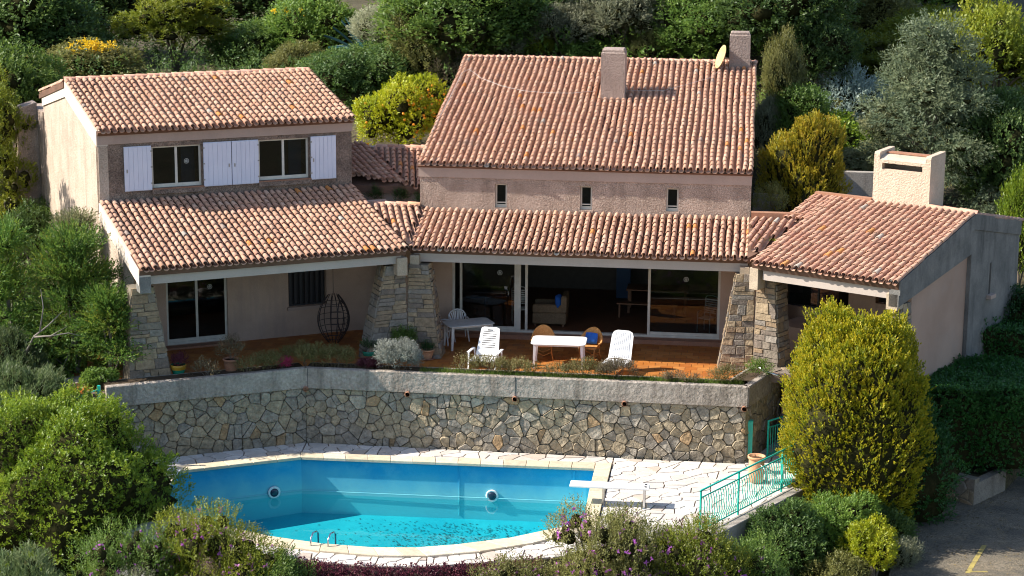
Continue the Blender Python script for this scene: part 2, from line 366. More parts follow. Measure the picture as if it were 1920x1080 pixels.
def roof_field(fr, u0, u1, L, w0, z0, slope, mat, parent, inside=None, sep_rows=0, tonef=None, flip=False, over=.13, sepcols=None):
    """covers and channels laid in rows up a slope; sep_rows: rows from the eave whose covers are objects of their own"""
    base = plane_matrix(fr, u0 if not flip else u1, w0, z0, slope, flip)
    width = u1-u0; nc = int(round(width/PITCH)); pt = width/nc; n = math.hypot(1, slope); SLn = L*n
    rows = int(math.ceil((SLn-.05)/EXP)); V = []; F = []; T = []; off = 0; seps = []
    B = np.array(base)
    for c in range(nc+1):
        jit = rng.normal(0, .004)
        for r in range(rows):
            s = -over+r*EXP; x = min(max(c*pt, .06), width-.05)+jit
            if inside and not inside(c*pt, max(s, .02)/n): continue
            wx = .010*math.sin(s*1.1+c*.37+fr.o[0])+.006*math.sin(s*2.7+c*.9); wz = .010*math.sin(c*.31+s*.55)+.006*math.sin(c*.83-s*1.3)
            ang = rng.normal(0, .02); dz = rng.normal(0, .003); ds = rng.normal(0, .012); dx = rng.normal(0, .004)+wx; dz += wz
            R = np.array([[math.cos(ang), -math.sin(ang), 0], [math.sin(ang), math.cos(ang), 0], [0, 0, 1]])
            if r < sep_rows and (sepcols is None or sepcols[0] <= c <= sepcols[1]):
                M4 = np.eye(4); M4[:3, :3] = R; M4[:3, 3] = (x+dx, s+ds, dz); seps.append(Matrix((B @ M4).tolist()))
            else:
                p = CVn @ R.T+np.array([x+dx, s+ds, dz]); V.append(p); F.append(np.array(CF)+off); off += len(p)
                t = tonef(c, r, nc, rows) if tonef else None
                T.append(np.full(len(p), rng.random() if t is None else t))
            if c < nc:
                xx = x+pt/2
                p = HVn @ R.T+np.array([xx, s+ds-.01, dz]); V.append(p); F.append(np.array(HF)+off); off += len(p); T.append(np.full(len(p), rng.random()))
    V = np.concatenate(V); V = V @ B[:3, :3].T+B[:3, 3]; o = ORG[parent.name]; V = V-np.array(o)
    me = mesh_np('roof_tiles', V, np.concatenate(F).ravel(), 4, mat, np.concatenate(T), True)
    ob = bpy.data.objects.new('roof_tiles', me); COL.objects.link(ob); ob.parent = parent; ob['kind'] = 'stuff'; ORG[ob.name] = o
    tm = tile_mesh(mat)
    for m in seps:
        t = bpy.data.objects.new('roof_tile', tm); COL.objects.link(t); t.parent = parent
        mm = m.copy(); mm.translation = m.translation-o; t.matrix_local = mm
    return ob
def ridge_row(fr, u0, u1, w, z, parent, r=.085, step=.36, tilt=0):
    """half-round ridge tiles, each a part"""
    n = max(1, int(round((u1-u0)/step))); st = (u1-u0)/n
    mb = MB(); a = [(st*1.12*0, -r*math.cos(PI*k/7), r*math.sin(PI*k/7)+.012) for k in range(8)]
    b = [(st*1.1, -r*.86*math.cos(PI*k/7), r*.86*math.sin(PI*k/7)) for k in range(8)]; c = [(0, p[1]*.84, (p[2]-.012)*.84+.012) for p in a]
    mb.idx(a+b+c, [(k, 8+k, 9+k, k+1) for k in range(7)]+[(k, k+1, 17+k, 16+k) for k in range(7)])
    key = f'ridge{st:.4f}'; o = ORG[parent.name]; first = None
    for k in range(n):
        M4 = Matrix.Rotation(fr.a, 4, 'Z'); p = Vector(fr.p(u0+k*st, w, z))-o; M4.translation = p
        M4 = M4 @ Matrix.Rotation(random.gauss(0, .012), 4, 'Z')
        if first is None:
            ob = mb.build('ridge_tile', M['ridge'], parent, smooth=True, loc=(0, 0, 0)); first = ob
        else: ob = inst(first, parent)
        ob.matrix_local = M4

# ------------------------------------------------------------------ walls with openings
def wall_holes(fr, u0, u1, z0, z1, w, thick, holes):
    us = sorted({u0, u1, *[h[0] for h in holes], *[h[1] for h in holes]}); zs = sorted({z0, z1, *[h[2] for h in holes], *[h[3] for h in holes]})
    us = [u for u in us if u0 <= u <= u1]; zs = [z for z in zs if z0 <= z <= z1]
    def hole(i, j):
        if i < 0 or j < 0 or i >= len(us)-1 or j >= len(zs)-1: return None
        cu, cz = (us[i]+us[i+1])/2, (zs[j]+zs[j+1])/2
        return any(h[0] < cu < h[1] and h[2] < cz < h[3] for h in holes)
    mb = MB(fr); W = w+thick
    for i in range(len(us)-1):
        for j in range(len(zs)-1):
            if hole(i, j): continue
            a, b, c, d = us[i], us[i+1], zs[j], zs[j+1]
            mb.poly([(a, w, c), (b, w, c), (b, w, d), (a, w, d)]); mb.poly([(b, W, c), (a, W, c), (a, W, d), (b, W, d)])
            if hole(i-1, j) is not False: mb.poly([(a, W, c), (a, w, c), (a, w, d), (a, W, d)])
            if hole(i+1, j) is not False: mb.poly([(b, w, c), (b, W, c), (b, W, d), (b, w, d)])
            if hole(i, j-1) is not False: mb.poly([(a, W, c), (b, W, c), (b, w, c), (a, w, c)])
            if hole(i, j+1) is not False: mb.poly([(a, w, d), (b, w, d), (b, W, d), (a, W, d)])
    return mb

# ------------------------------------------------------------------ rubble and paving cells
def clip_poly(poly, a, b, c):      # keep a*x+b*y<=c
    out = []
    for i in range(len(poly)):
        p, q = poly[i], poly[(i+1) % len(poly)]; dp, dq = a*p[0]+b*p[1]-c, a*q[0]+b*q[1]-c
        if dp <= 0: out.append(p)
        if (dp < 0 < dq) or (dq < 0 < dp):
            t = dp/(dp-dq); out.append((p[0]+t*(q[0]-p[0]), p[1]+t*(q[1]-p[1])))
    return out
def cells(domain, spacing, rnd, ax=1., relax=1, jit=.42, drop=0.):
    xs = [p[0] for p in domain]; ys = [p[1] for p in domain]; pts = []
    sx, sy = spacing*ax, spacing; j = 0; y = min(ys)-sy
    while y < max(ys)+sy:
        x = min(xs)-sx+(j % 2)*sx/2
        while x < max(xs)+sx:
            if rnd.random() > drop: pts.append((x+rnd.uniform(-jit, jit)*sx, y+rnd.uniform(-jit, jit)*sy))
            x += sx
        y += sy*.87; j += 1
    P = np.array(pts)
    def inside(p):
        for i in range(len(domain)):
            a, b = domain[i], domain[(i+1) % len(domain)]
            if (b[0]-a[0])*(p[1]-a[1])-(b[1]-a[1])*(p[0]-a[0]) < -1e-6*0-.0: return False
        return True
    res = []
    for i, p in enumerate(P):
        d = np.hypot(*(P-p).T); nb = np.argsort(d)[1:16]
        poly = [(p[0]+x*3*spacing, p[1]+y*3*spacing) for x, y in ((-1, -1), (1, -1), (1, 1), (-1, 1))]
        for k in nb:
            q = P[k]; a, b = q[0]-p[0], q[1]-p[1]; c = (q@q-p@p)/2; poly = clip_poly(poly, a, b, c)
            if len(poly) < 3: break
        for k in range(len(domain)):
            if len(poly) < 3: break
            e0, e1 = domain[k], domain[(k+1) % len(domain)]; nx, ny = (e1[1]-e0[1]), -(e1[0]-e0[0]); poly = clip_poly(poly, nx, ny, nx*e0[0]+ny*e0[1])
        if len(poly) < 3: continue
        A = sum(poly[k][0]*poly[(k+1) % len(poly)][1]-poly[(k+1) % len(poly)][0]*poly[k][1] for k in range(len(poly)))/2
        if abs(A) < spacing*sx*.06: continue
        res.append((poly, A))
    return res
def inset(poly, g):
    n = len(poly); out = []
    cur = list(poly)
    for k in range(n):
        a, b = poly[k], poly[(k+1) % n]; dx, dy = b[0]-a[0], b[1]-a[1]; l = math.hypot(dx, dy)
        if l < 1e-6: continue
        nx, ny = dy/l, -dx/l; cur = clip_poly(cur, nx, ny, nx*a[0]+ny*a[1]-g)
        if len(cur) < 3: return []
    out = [cur[0]]
    for p in cur[1:]:
        if math.hypot(p[0]-out[-1][0], p[1]-out[-1][1]) > .015: out.append(p)
    if len(out) > 2 and math.hypot(out[0][0]-out[-1][0], out[0][1]-out[-1][1]) < .015: out.pop()
    return out if len(out) > 2 else []
def rough_poly(poly, rnd, amt):
    """cut the corners a little so that no stone has knife-sharp points"""
    out = []
    n = len(poly)
    for k in range(n):
        a, b, c = poly[k-1], poly[k], poly[(k+1) % n]
        for q in (a, c):
            l = math.hypot(q[0]-b[0], q[1]-b[1]); t = min(.35, amt*rnd.uniform(.6, 1.4)/max(l, 1e-3)); out.append((b[0]+(q[0]-b[0])*t, b[1]+(q[1]-b[1])*t))
    return out
def slab_stone(poly, mapf, d0, d1, bev, rnd, tilt=.01):
    """stone with a bevelled outer face: rim on the wall, shoulder, inset top"""
    cx = sum(p[0] for p in poly)/len(poly); cy = sum(p[1] for p in poly)/len(poly); n = len(poly)
    tx, ty = rnd.gauss(0, tilt), rnd.gauss(0, tilt)
    sh = lambda p, k: (cx+(p[0]-cx)*k, cy+(p[1]-cy)*k)
    size = max(math.hypot(p[0]-cx, p[1]-cy) for p in poly); k2 = max(.6, 1-bev/size)
    r0 = [mapf(p[0], p[1], d0) for p in poly]; r1 = [mapf(p[0], p[1], d1-bev*.8) for p in poly]
    r2 = [mapf(*sh(p, k2), d1+tx*(p[0]-cx)/size+ty*(p[1]-cy)/size+rnd.gauss(0, tilt*.25)) for p in poly]
    fs = [tuple(2*n+k for k in range(n))]
    for r in range(2):
        for k in range(n): fs.append((r*n+k, r*n+(k+1) % n, (r+1)*n+(k+1) % n, (r+1)*n+k))
    return r0+r1+r2, fs

# ------------------------------------------------------------------ THE HOUSE
H = root('house', (2, 2, -.6), 'long stone and pink render villa with three angled wings under canal tile roofs', 'house')
def hp(name, mb, mat, smooth=False, parent=None, **k): return mb.build(name, M[mat] if isinstance(mat, str) else mat, parent or H, smooth=smooth, **k)
W0 = 9.75
# --- central block
wins = [(2.27, 2.62, 3.29, 4.0), (4.78, 5.13, 3.3, 4.0), (7.29, 7.65, 3.32, 4.01)]
hp('wall', wall_holes(MN, .04, 9.74, 2.7, 4.16, 0, .3, wins), 'crepi')
hp('wall_band', MB().box(0, -.03, 4.16, W0, .27, 4.55), 'band')
hp('wall', wall_holes(MN, -.9, 10.6, -1.2, 2.69, 0.001, .28, [(1.0, 8.94, -.46, 1.78)]), 'smooth')
side = [(0.3, -1.2), (13.2, -1.2), (13.2, 5.72), (9.39, 6.55), (.3, 4.5)]
hp('gable_wall', MB().uprism(side, 0.02, .3), 'crepi'); hp('gable_wall', MB().uprism(side, W0-.3, W0-.02), 'crepi')
hp('wall', MB().box(.3, 12.9, -1.2, W0-.3, 13.2, 5.6), 'crepi')
hp('roof_slab', MB().uprism([(-.14, 4.5), (9.39, 6.64), (9.39, 6.5), (0, 4.42)], -.02, W0+.02), 'under')
hp('roof_slab', MB().uprism([(9.39, 6.5), (9.39, 6.64), (13.5, 5.75), (13.5, 5.6)], -.02, W0+.02), 'under')
hp('roof_slab', MB().uprism([(-2.72, 2.57), (0.0, 3.16), (0, 2.9), (-2.6, 2.4)], .2, 9.8), 'under')
def spec_main(c, r, nc, rows):
    if c == nc and 6 <= r <= 7: return .962
    if c == nc and 15 <= r <= 24 and r % 3: return .98
    if (c, r) in ((41, 8), (43, 7), (41, 9)): return .96
    if (c, r) == (33, 9): return .96
    if 26 <= c <= 28 and 15 <= r <= 18 and (c+r) % 2: return .96
    if r == 18 and c in (29, 39, 40, 41, 33): return .982
    if r == 3 and c in (24, 25, 27): return .982
def spec_low(c, r, nc, rows):
    if r >= rows-2 and (c*7+r*3) % 5 < 3: return .957
    if c == 5 and r == rows-1: return .995
    return None
roof_field(MN, 0, W0, 9.3, -.02, 4.60, SL, M['tile'], H, tonef=spec_main)
roof_field(MN, .2, 9.75, 2.7, -2.72, 2.61, SL-.005, M['tile'], H, sep_rows=3, tonef=spec_low)
ridge_row(MN, .0, W0+.02, 9.4, 6.68, H)
hp('ridge_mortar', MB().uprism([(9.2, 6.6), (9.3, 6.72), (9.5, 6.72), (9.6, 6.6)], 0.03, W0-.02), 'crepi_grey')
hp('fascia', MB().box(.3, -2.6, 2.16, 9.72, -2.36, 2.52), 'fascia')
hp('soffit', MB().uprism([(-2.35, 2.39), (0, 2.88), (0, 2.84), (-2.35, 2.35)], .2, 9.8), 'soffit')
for (a, b, c, d) in wins:
    f = hp('window', MB().box(a+.002, .13, c, a+.05, .18, d).box(b-.05, .13, c, b-.002, .18, d).box(a+.05, .13, d-.05, b-.05, .18, d).box(a+.05, .13, c, b-.05, .18, c+.09).box(a+.05, .125, c+.13, b-.05, .17, c+.16), 'frame')
    hp('pane', MB().box(a+.05, .15, c+.09, b-.05, .158, d-.05), 'glass', parent=f)
    hp('dark_backing', MB().box(a+.001, .29, c, b-.001, .33, d), 'darkmetal', parent=f)  # dark sheet stands in for the unlit room behind the pane
    hp('window_sill', MB().box(a-.03, -.05, c-.07, b+.03, .14, c-.001), 'crepi')
# chimneys
hp('chimney', MB().cbox(4.9, 5.5, 5.5, 5.66, 6.35, 7.36, .05).cbox(4.93, 5.53, 7.3, 5.63, 6.32, 7.43, .03), 'chim')
hp('chimney', MB().cbox(8.87, 8.7, 6.2, 9.55, 9.25, 7.68, .05).cbox(8.9, 8.73, 7.62, 9.52, 9.22, 7.75, .03), 'chim')
# sliding doors of the central block
def vbars(fr, us, w0, w1, z0, z1, wd):
    mb = MB(fr)
    for u in us: mb.box(u, w0, z0, u+wd, w1, z1)
    return mb
sd_ = hp('sliding_door', MB().box(2.935, .04, -.46, 3.05, .12, 1.77), 'frame')
for u in (1.0, 1.22, 2.86, 3.18, 6.82, 8.87): hp('door_post', MB().box(u, .06, -.46, u+.074, .14, 1.77), 'frame', parent=sd_)
hp('door_track', MB().box(1.0, .03, -.46, 8.94, .17, -.40), 'frame', parent=sd_)
hp('bottom_rail', MB().box(1.295, .07, -.40, 2.86, .12, -.31), 'frame', parent=sd_)
hp('bottom_rail', MB().box(6.9, .07, -.40, 8.87, .12, -.31), 'frame', parent=sd_)
hp('pane', MB().box(1.295, .09, -.31, 2.86, .1, 1.77), 'glass', parent=sd_)
hp('pane', MB().box(6.9, .09, -.31, 8.87, .1, 1.77), 'glass', parent=sd_)
hp('pane', MB().box(1.08, .1, -.40, 1.22, .11, 1.77), 'glass', parent=sd_)
def sticker(x, y, z, par, fr=None):
    mb = MB(fr); n = 18
    for (r0, r1) in ((.075, .06), (.045, .0)):
        for k in range(n):
            a, b = 2*PI*k/n, 2*PI*(k+1)/n
            if r1 == 0 and k % 3 == 0: continue
            mb.poly([(x+r0*math.cos(a), y, z+r0*math.sin(a)), (x+r0*math.cos(b), y, z+r0*math.sin(b)), (x+r1*math.cos(b)+.001, y, z+r1*math.sin(b)), (x+r1*math.cos(a), y, z+r1*math.sin(a))])
    return hp('round_sticker', mb, M['sticker'], parent=par)
M['sticker'] = plain('frosted_sticker', (.42, .44, .42), .6)
sticker(2.42, .085, 1.32, sd_); sticker(7.93, .085, 1.3, sd_)
hp('door_step', MB().box(.9, -.32, -.598, 9.0, -.001, -.47), 'terra_dark')
# rooms behind
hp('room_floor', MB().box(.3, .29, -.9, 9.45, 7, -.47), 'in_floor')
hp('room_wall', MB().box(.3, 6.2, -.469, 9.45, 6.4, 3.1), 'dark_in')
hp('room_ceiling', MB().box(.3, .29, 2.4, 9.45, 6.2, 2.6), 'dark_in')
# --- left wing
U0 = -7.6
lw_w = [(-6.05, -4.58, 4.0, 5.2), (-2.87, -1.32, 4.02, 5.22)]
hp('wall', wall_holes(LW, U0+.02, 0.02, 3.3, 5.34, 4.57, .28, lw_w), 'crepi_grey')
hp('wall_band', MB(LW).box(U0, 4.54, 5.34, .04, 4.84, 5.74), 'band')
hp('wall', wall_holes(LW, U0+.3, .9, -1.2, 3.3, 3.9, .25, [(-5.92, -4.1, -.53, 1.62), (-2.24, -1.06, .3, 1.6)]), 'smooth')
gw = [(1.9, -1.2), (12.3, -1.2), (12.3, 5.95), (8.7, 6.68), (4.55, 5.72), (4.55, 3.66), (-.04, 2.63), (.0, 2.2), (1.9, 2.62)]
M['gable'] = surf('sun_lightened_gable_render', (.50, .395, .31), (.61, .49, .395), 1.5, .95, .9, 14, (.34, .26, .2), .75, True, .16, dist=.03, detail=9)  # render colour lightened to add to the gable's sunlit look
M['gable_band'] = surf('sun_lightened_gable_band', (.66, .56, .47), (.72, .62, .53), .9, .9, .2, 30, (.5, .41, .33), .5, True, .06)  # paler copy of the band, sunlight put into its colour
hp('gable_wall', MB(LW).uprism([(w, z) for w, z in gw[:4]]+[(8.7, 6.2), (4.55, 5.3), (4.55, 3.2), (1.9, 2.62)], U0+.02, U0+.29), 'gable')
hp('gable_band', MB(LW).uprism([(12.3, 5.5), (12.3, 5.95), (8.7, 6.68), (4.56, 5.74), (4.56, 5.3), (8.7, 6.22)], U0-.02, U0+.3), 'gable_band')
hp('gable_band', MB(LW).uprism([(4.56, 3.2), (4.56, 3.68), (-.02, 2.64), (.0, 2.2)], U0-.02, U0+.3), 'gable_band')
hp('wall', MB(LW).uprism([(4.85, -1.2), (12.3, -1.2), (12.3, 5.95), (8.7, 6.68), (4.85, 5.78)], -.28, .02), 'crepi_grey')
hp('wall', MB(LW).box(U0+.3, 12, -1.2, -.28, 12.3, 5.9), 'crepi')
hp('roof_slab', MB(LW).uprism([(4.42, 5.7), (8.7, 6.68), (8.7, 6.5), (4.5, 5.6)], U0, .05), 'under')
hp('roof_slab', MB(LW).uprism([(8.7, 6.5), (8.7, 6.68), (12.6, 5.85), (12.6, 5.7)], U0-.05, .05), 'under')
hp('roof_slab', MB(LW).uprism([(-.08, 2.63), (4.57, 3.67), (4.57, 3.5), (0, 2.45)], U0, -.02), 'under')
def spec_l1(c, r, nc, rows):
    if c == 0 and r > 4: return .957
    if (c, r) in ((6, 12), (6, 10), (11, 11), (10, 12), (16, 12), (22, 13)): return .96
    if (c, r) in ((8, 11), (15, 13), (2, 13), (2, 12)): return .994
def spec_l2(c, r, nc, rows):
    if c == 0 and r < 2: return .994
    if (c, r) == (30, 6): return .96
roof_field(LW, U0+.02, .0, 4.5, 0, 2.68, SL, M['tile'], H, sep_rows=4, tonef=spec_l1, sepcols=(1, 37))
roof_field(LW, U0-.02, .06, 4.2, 4.45, 5.78, SL+.0, M['tile'], H, tonef=spec_l2)
roof_field(LW, U0-.05, .06, 3.6, 12.45, 5.93, .2, M['tile2'], H, flip=True)
ridge_row(LW, U0-.02, .06, 8.72, 6.73, H)
hp('fascia', MB(LW).box(U0+.29, .1, 2.2, -.12, .36, 2.58), 'fascia')
hp('soffit', MB(LW).uprism([(.36, 2.5), (4.5, 3.42), (4.5, 3.38), (.36, 2.46)], U0+.3, -.02), 'soffit')
for k, (a, b, c, d) in enumerate(lw_w):
    m = (a+b)/2
    f = hp('window', MB(LW).box(a+.002, 4.66, c, a+.06, 4.72, d).box(b-.06, 4.66, c, b-.002, 4.72, d).box(m-.035, 4.65, c, m+.035, 4.73, d).box(a+.06, 4.66, d-.05, m-.035, 4.72, d).box(m+.035, 4.66, d-.05, b-.06, 4.72, d).box(a+.06, 4.65, c, m-.035, 4.73, c+.1).box(m+.035, 4.65, c, b-.06, 4.73, c+.1), 'frame')
    for (p, q) in ((a+.06, m-.035), (m+.035, b-.06)): hp('pane', MB(LW).box(p, 4.685, c+.1, q, 4.695, d-.05), 'glass', parent=f)
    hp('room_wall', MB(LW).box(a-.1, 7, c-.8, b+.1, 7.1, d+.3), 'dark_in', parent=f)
    hp('curtain', MB(LW).box(b-.5, 5.0, c-.2, b-.1, 5.05, d), 'navy', parent=f)
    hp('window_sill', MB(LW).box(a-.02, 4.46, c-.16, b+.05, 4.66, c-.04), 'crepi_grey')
    hp('window_sill', MB(LW).box(a-.02, 4.49, c-.04, b+.05, 4.66, c-.002), 'terra_dark')
    if k == 0: sticker(b-.42, 4.682, c+.72, f, LW)
ang_sh = [(-6.86, -6.07), (-4.54, -3.71), (-3.69, -2.89), (-1.28, -.5)]
for k, (a, b) in enumerate(ang_sh):
    s = hp('shutter', MB(LW).cbox(a, 4.5, 3.96, b, 4.54, 5.25, .006), 'shutter')
    nb = 6; bw = (b-a)/nb
    for i in range(nb): hp('board', MB(LW).cbox(a+i*bw+.004, 4.488, 3.98, a+(i+1)*bw-.004, 4.5, 5.23, .004), 'shutter', parent=s)
    he = a if k in (1, 3) else b
    if k == 2: he = b
    for zz in (4.15, 4.62, 5.08): hp('hinge', MB(LW).box(he-.03, 4.475, zz, he+.03, 4.487, zz+.035), 'metal', parent=s)
    hp('latch', MB(LW).box((b if k in (1,) else a)+(-.09 if k == 1 else .06), 4.475, 4.5, (b if k in (1,) else a)+(-.06 if k == 1 else .09), 4.487, 4.6), 'metal', parent=s)
# lower door and barred window of the left wing
d1 = hp('sliding_door', MB(LW).box(-5.04, 3.97, -.53, -4.97, 4.03, 1.62), 'frame')
for u in (-5.92, -4.17): hp('door_post', MB(LW).box(u, 3.97, -.53, u+.07, 4.03, 1.62), 'frame', parent=d1)
hp('door_track', MB(LW).box(-5.92, 3.94, -.53, -4.1, 4.06, -.46), 'frame', parent=d1)
hp('bottom_rail', MB(LW).box(-5.85, 3.975, -.46, -5.04, 4.025, -.37), 'frame', parent=d1); hp('bottom_rail', MB(LW).box(-4.97, 3.975, -.46, -4.17, 4.025, -.37), 'frame', parent=d1)
hp('pane', MB(LW).box(-5.85, 3.995, -.37, -5.04, 4.005, 1.62), 'glass', parent=d1); hp('pane', MB(LW).box(-4.97, 3.995, -.37, -4.17, 4.005, 1.62), 'glass', parent=d1)
sticker(-4.6, 3.985, 1.1, d1, LW)
hp('door_step', MB(LW).box(-6.1, 3.6, -.6, -3.95, 3.9, -.54), 'terra_dark')
bw_ = hp('barred_window', MB(LW).box(-2.24, 4.0, .3, -1.06, 4.05, .34).box(-2.24, 4.0, 1.54, -1.06, 4.05, 1.6), 'darkmetal')
for k in range(7): hp('bar', MB(LW).box(-2.2+k*.165, 3.98, .34, -2.12+k*.165, 4.02, 1.54), 'darkmetal', parent=bw_)
hp('room_wall', MB(LW).box(-2.24, 4.12, .3, -1.06, 4.149, 1.6), 'darkmetal', parent=bw_)  # dark sheet close behind the bars paints the room's darkness
hp('window_sill', MB(LW).box(-2.3, 3.8, .2, -1.0, 4.0, .295), 'band')
hp('room_floor', MB(LW).box(U0+.3, 4.15, -.9, 0, 9, -.54), 'in_floor')
hp('room_wall', MB(LW).box(U0+.3, 7.5, -.54, 0, 7.7, 3.2), 'dark_in'); hp('room_ceiling', MB(LW).box(U0+.3, 4.15, 2.6, 0, 7.5, 2.8), 'dark_in')
# buttress at the back of the left gable
hp('buttress', MB(LW).hexa([(U0-1.1, 13.0, -.5), (U0-.02, 13.0, -.5), (U0-.02, 14.6, -.5), (U0-1.1, 14.6, -.5)], [(U0-.55, 13.2, 5.35), (U0-.02, 13.2, 5.5), (U0-.02, 13.9, 5.5), (U0-.55, 13.9, 5.35)]), 'crepi')
hp('wall', MB(LW).box(U0-.02, 12.3, -.5, U0+.4, 14.5, 5.3), 'crepi')
# --- right wing
V1 = 4.35
hp('roof_slab', MB(RW).uprism([(-.08, 2.6), (4.83, 3.7), (4.83, 3.5), (0, 2.42)], .0, V1-.01), 'under')
hp('roof_slab', MB(RW).uprism([(4.83, 3.5), (4.83, 3.7), (8.5, 3.05), (8.5, 2.9)], .6, V1-.01), 'under')
def spec_r(c, r, nc, rows):
    if c == nc: return .957 if (r*5) % 7 != 3 else .42
    if (c, r) in ((17, 11), (5, 8), (15, 0), (12, 14), (14, 14)): return .96
    if (c, r) in ((12, 6), (9, 6)): return .98
def in_r(x, w): return True
roof_field(RW, .02, V1+.02, 4.75, 0, 2.66, SL, M['tile2'], H, tonef=spec_r)
roof_field(RW, .9, V1+.02, 3.6, 8.45, 2.98, .19, M['tile2'], H, flip=True)
roof_field(RW, -.62, .02, 1.85, 2.95, 2.66+2.95*SL, SL, M['tile2'], H, over=.02)
hp('roof_slab', MB(RW).uprism([(2.9, 3.26), (4.83, 3.69), (4.83, 3.5), (2.9, 3.1)], -.62, .0), 'under')
ridge_row(RW, 2.9, V1+.03, 4.86, 3.75, H, .1, .5)
hp('roof_verge', MB(RW).box(-.62, 4.78, 3.5, 1.19, 4.98, 3.84), 'terra_dark')
hp('fascia', MB(RW).box(.28, .08, 2.14, V1-.02, .34, 2.56), M['fascia2']) if 'fascia2' in M else hp('fascia', MB(RW).box(.28, .08, 2.14, V1-.02, .34, 2.56), 'fascia')
gb = [(.0, 1.95), (.0, 2.64), (4.83, 3.72), (8.3, 3.04), (8.3, -2.5), (4.75, -2.5), (4.75, 2.6)]
hp('gable_wall', MB(RW).uprism(gb, V1-.28, V1), 'blue_conc')
hp('slit_window', MB(RW).box(V1-.1, 6.15, 1.2, V1+.006, 6.25, 2.12), 'darkmetal'); hp('window_sill', MB(RW).box(V1-.1, 6.02, 1.08, V1+.14, 6.4, 1.19), 'band')
hp('gable_band', MB(RW).uprism([(.0, 2.28), (.0, 2.655), (4.83, 3.735), (8.32, 3.055), (8.32, 2.6), (4.83, 3.3)], V1, V1+.035), 'blue_conc')
M['sidepink'] = surf('inner_pink_render', (.40, .27, .205), (.47, .325, .25), .7, .9, .1, 30, (.37, .3, .26), .4, False, .05)
hp('wall', MB(RW).uprism([(1.1, -1.5), (4.749, -1.5), (4.749, 3.0), (1.1, 2.2)], V1-.5, V1-.12), 'sidepink')
hp('wall', wall_holes(RW, -1.6, V1-.3, -1.2, 3.1, 4.3, .25, [(-1.2, .85, .45, 1.9), (1.7, 2.7, .9, 1.9)]), 'smooth')
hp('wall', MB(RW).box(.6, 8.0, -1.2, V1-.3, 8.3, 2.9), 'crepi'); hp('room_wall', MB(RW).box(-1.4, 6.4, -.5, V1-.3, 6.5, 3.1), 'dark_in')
pw = hp('window', MB(RW).box(-1.2, 4.4, .45, .85, 4.45, .5).box(-1.2, 4.4, 1.85, .85, 4.45, 1.9).box(-.2, 4.4, .5, -.14, 4.45, 1.85), 'darkmetal'); hp('pane', MB(RW).box(-1.2, 4.42, .5, .85, 4.43, 1.85), 'glass', parent=pw)
hp('soffit', MB(RW).uprism([(.34, 2.46), (4.5, 3.38), (4.5, 3.34), (.34, 2.42)], .1, V1-.3), 'soffit')
hp('porch_bench', MB(RW).box(-.7, 2.9, -.6, V1-.6, 4.29, .18), 'smooth')
# big chimney of the right wing: slotted front, raised ends, curved cap
cu0, cu1, cw0, cw1 = 1.2, 2.94, 4.85, 5.85
ch = hp('chimney', wall_holes(RW, cu0, cu1, 3.4, 4.98, cw0, .2, [(cu0+.25, cu1-.25, 4.72, 4.9)]), 'chim_light', label='broad pale chimney with a long smoke slot')
for (a, b) in ((cu0, cu0+.16), (cu1-.16, cu1)):
    hp('chimney_end', MB(RW).uprism([(cw0-.003, 5.12), (cw0-.003, 3.4), (cw1, 3.4), (cw1, 5.24), (cw0+.06, 5.2), (cw0+.02, 5.18)], a-.003, b+.003), 'chim_light', parent=ch)
hp('chimney_cap', MB(RW).uprism([(cw0+.0, 4.985), (cw0+.14, 5.07), (cw0+.32, 5.1), (cw1-.1, 5.12), (cw1-.1, 5.04), (cw0+.2, 4.985)], cu0+.165, cu1-.165), 'chim_light', parent=ch)
hp('chimney_back', MB(RW).box(cu0+.164, cw1-.2, 3.4, cu1-.164, cw1-.02, 5.0), 'chim_light', parent=ch)
hp('cap_tiles', MB(RW).box(cu0+.17, cw0+.45, 5.121, cu1-.17, cw0+.7, 5.16), 'terra_dark', parent=ch)
# --- linking roofs between the wings
def tri_inside(pts):
    def f(x, w):
        c = 0
        for k in range(3):
            a, b = pts[k], pts[(k+1) % 3]
            if (b[0]-a[0])*(w-a[1])-(b[1]-a[1])*(x-a[0]) < 0: return False
        return True
    return f
T1 = Fr(.2, -2.95, 16)
roof_field(T1, -1.4, .9, 2.9, 0, 2.72, SL-.02, M['tile'], H, inside=lambda x, w: (x-1.4) > -.27*w-.05 and (x-1.4) < .27*w-.02)
hp('roof_slab', MB().hexa([(.25, -2.9, 2.5), (.25, .1, 3.0), (-1.5, -.1, 3.0)], [(.25, -2.9, 2.66), (.25, .1, 3.27), (-1.5, -.1, 3.27)]), 'under')
ridge_row(Fr(0, 0, 5), -1.32, .02, -.08, 3.33, H, .085, .33)
hp('wall', MB().box(-2.4, .1, 2.6, .0, 1.55, 3.02), 'band')
hp('wall', MB().box(-3.2, 1.5, 2.6, .02, 1.7, 3.6), 'smooth')
T2 = Fr(.0, 1.35, 10)
roof_field(T2, -1.75, .55, 2.95, 0, 3.66, SL-.0, M['tile2'], H, inside=lambda x, w: x > 1.2-.42*w and x-1.75 < .17*w)
T2L = Fr(-.55, 1.32, 33)
roof_field(T2L, -2.6, .25, 3.6, -.1, 3.68, SL, M['tile2'], H, inside=lambda x, w: (-2.6+x)*math.sin(math.radians(33))+w*math.cos(math.radians(33)) > -.02 and (x-2.6) < .02+.0*w)
hp('roof_slab', MB().hexa([(-3.3, 1.3, 3.4), (.02, 1.3, 3.4), (.02, 4.5, 4.0), (-5, 4.5, 4.0)], [(-3.3, 1.3, 3.62), (.02, 1.3, 3.62), (.02, 4.5, 4.3), (-5, 4.5, 4.3)]), 'under')
hp('wall', MB().box(-4.6, 4.5, 1, .02, 4.8, 4.3), 'crepi')
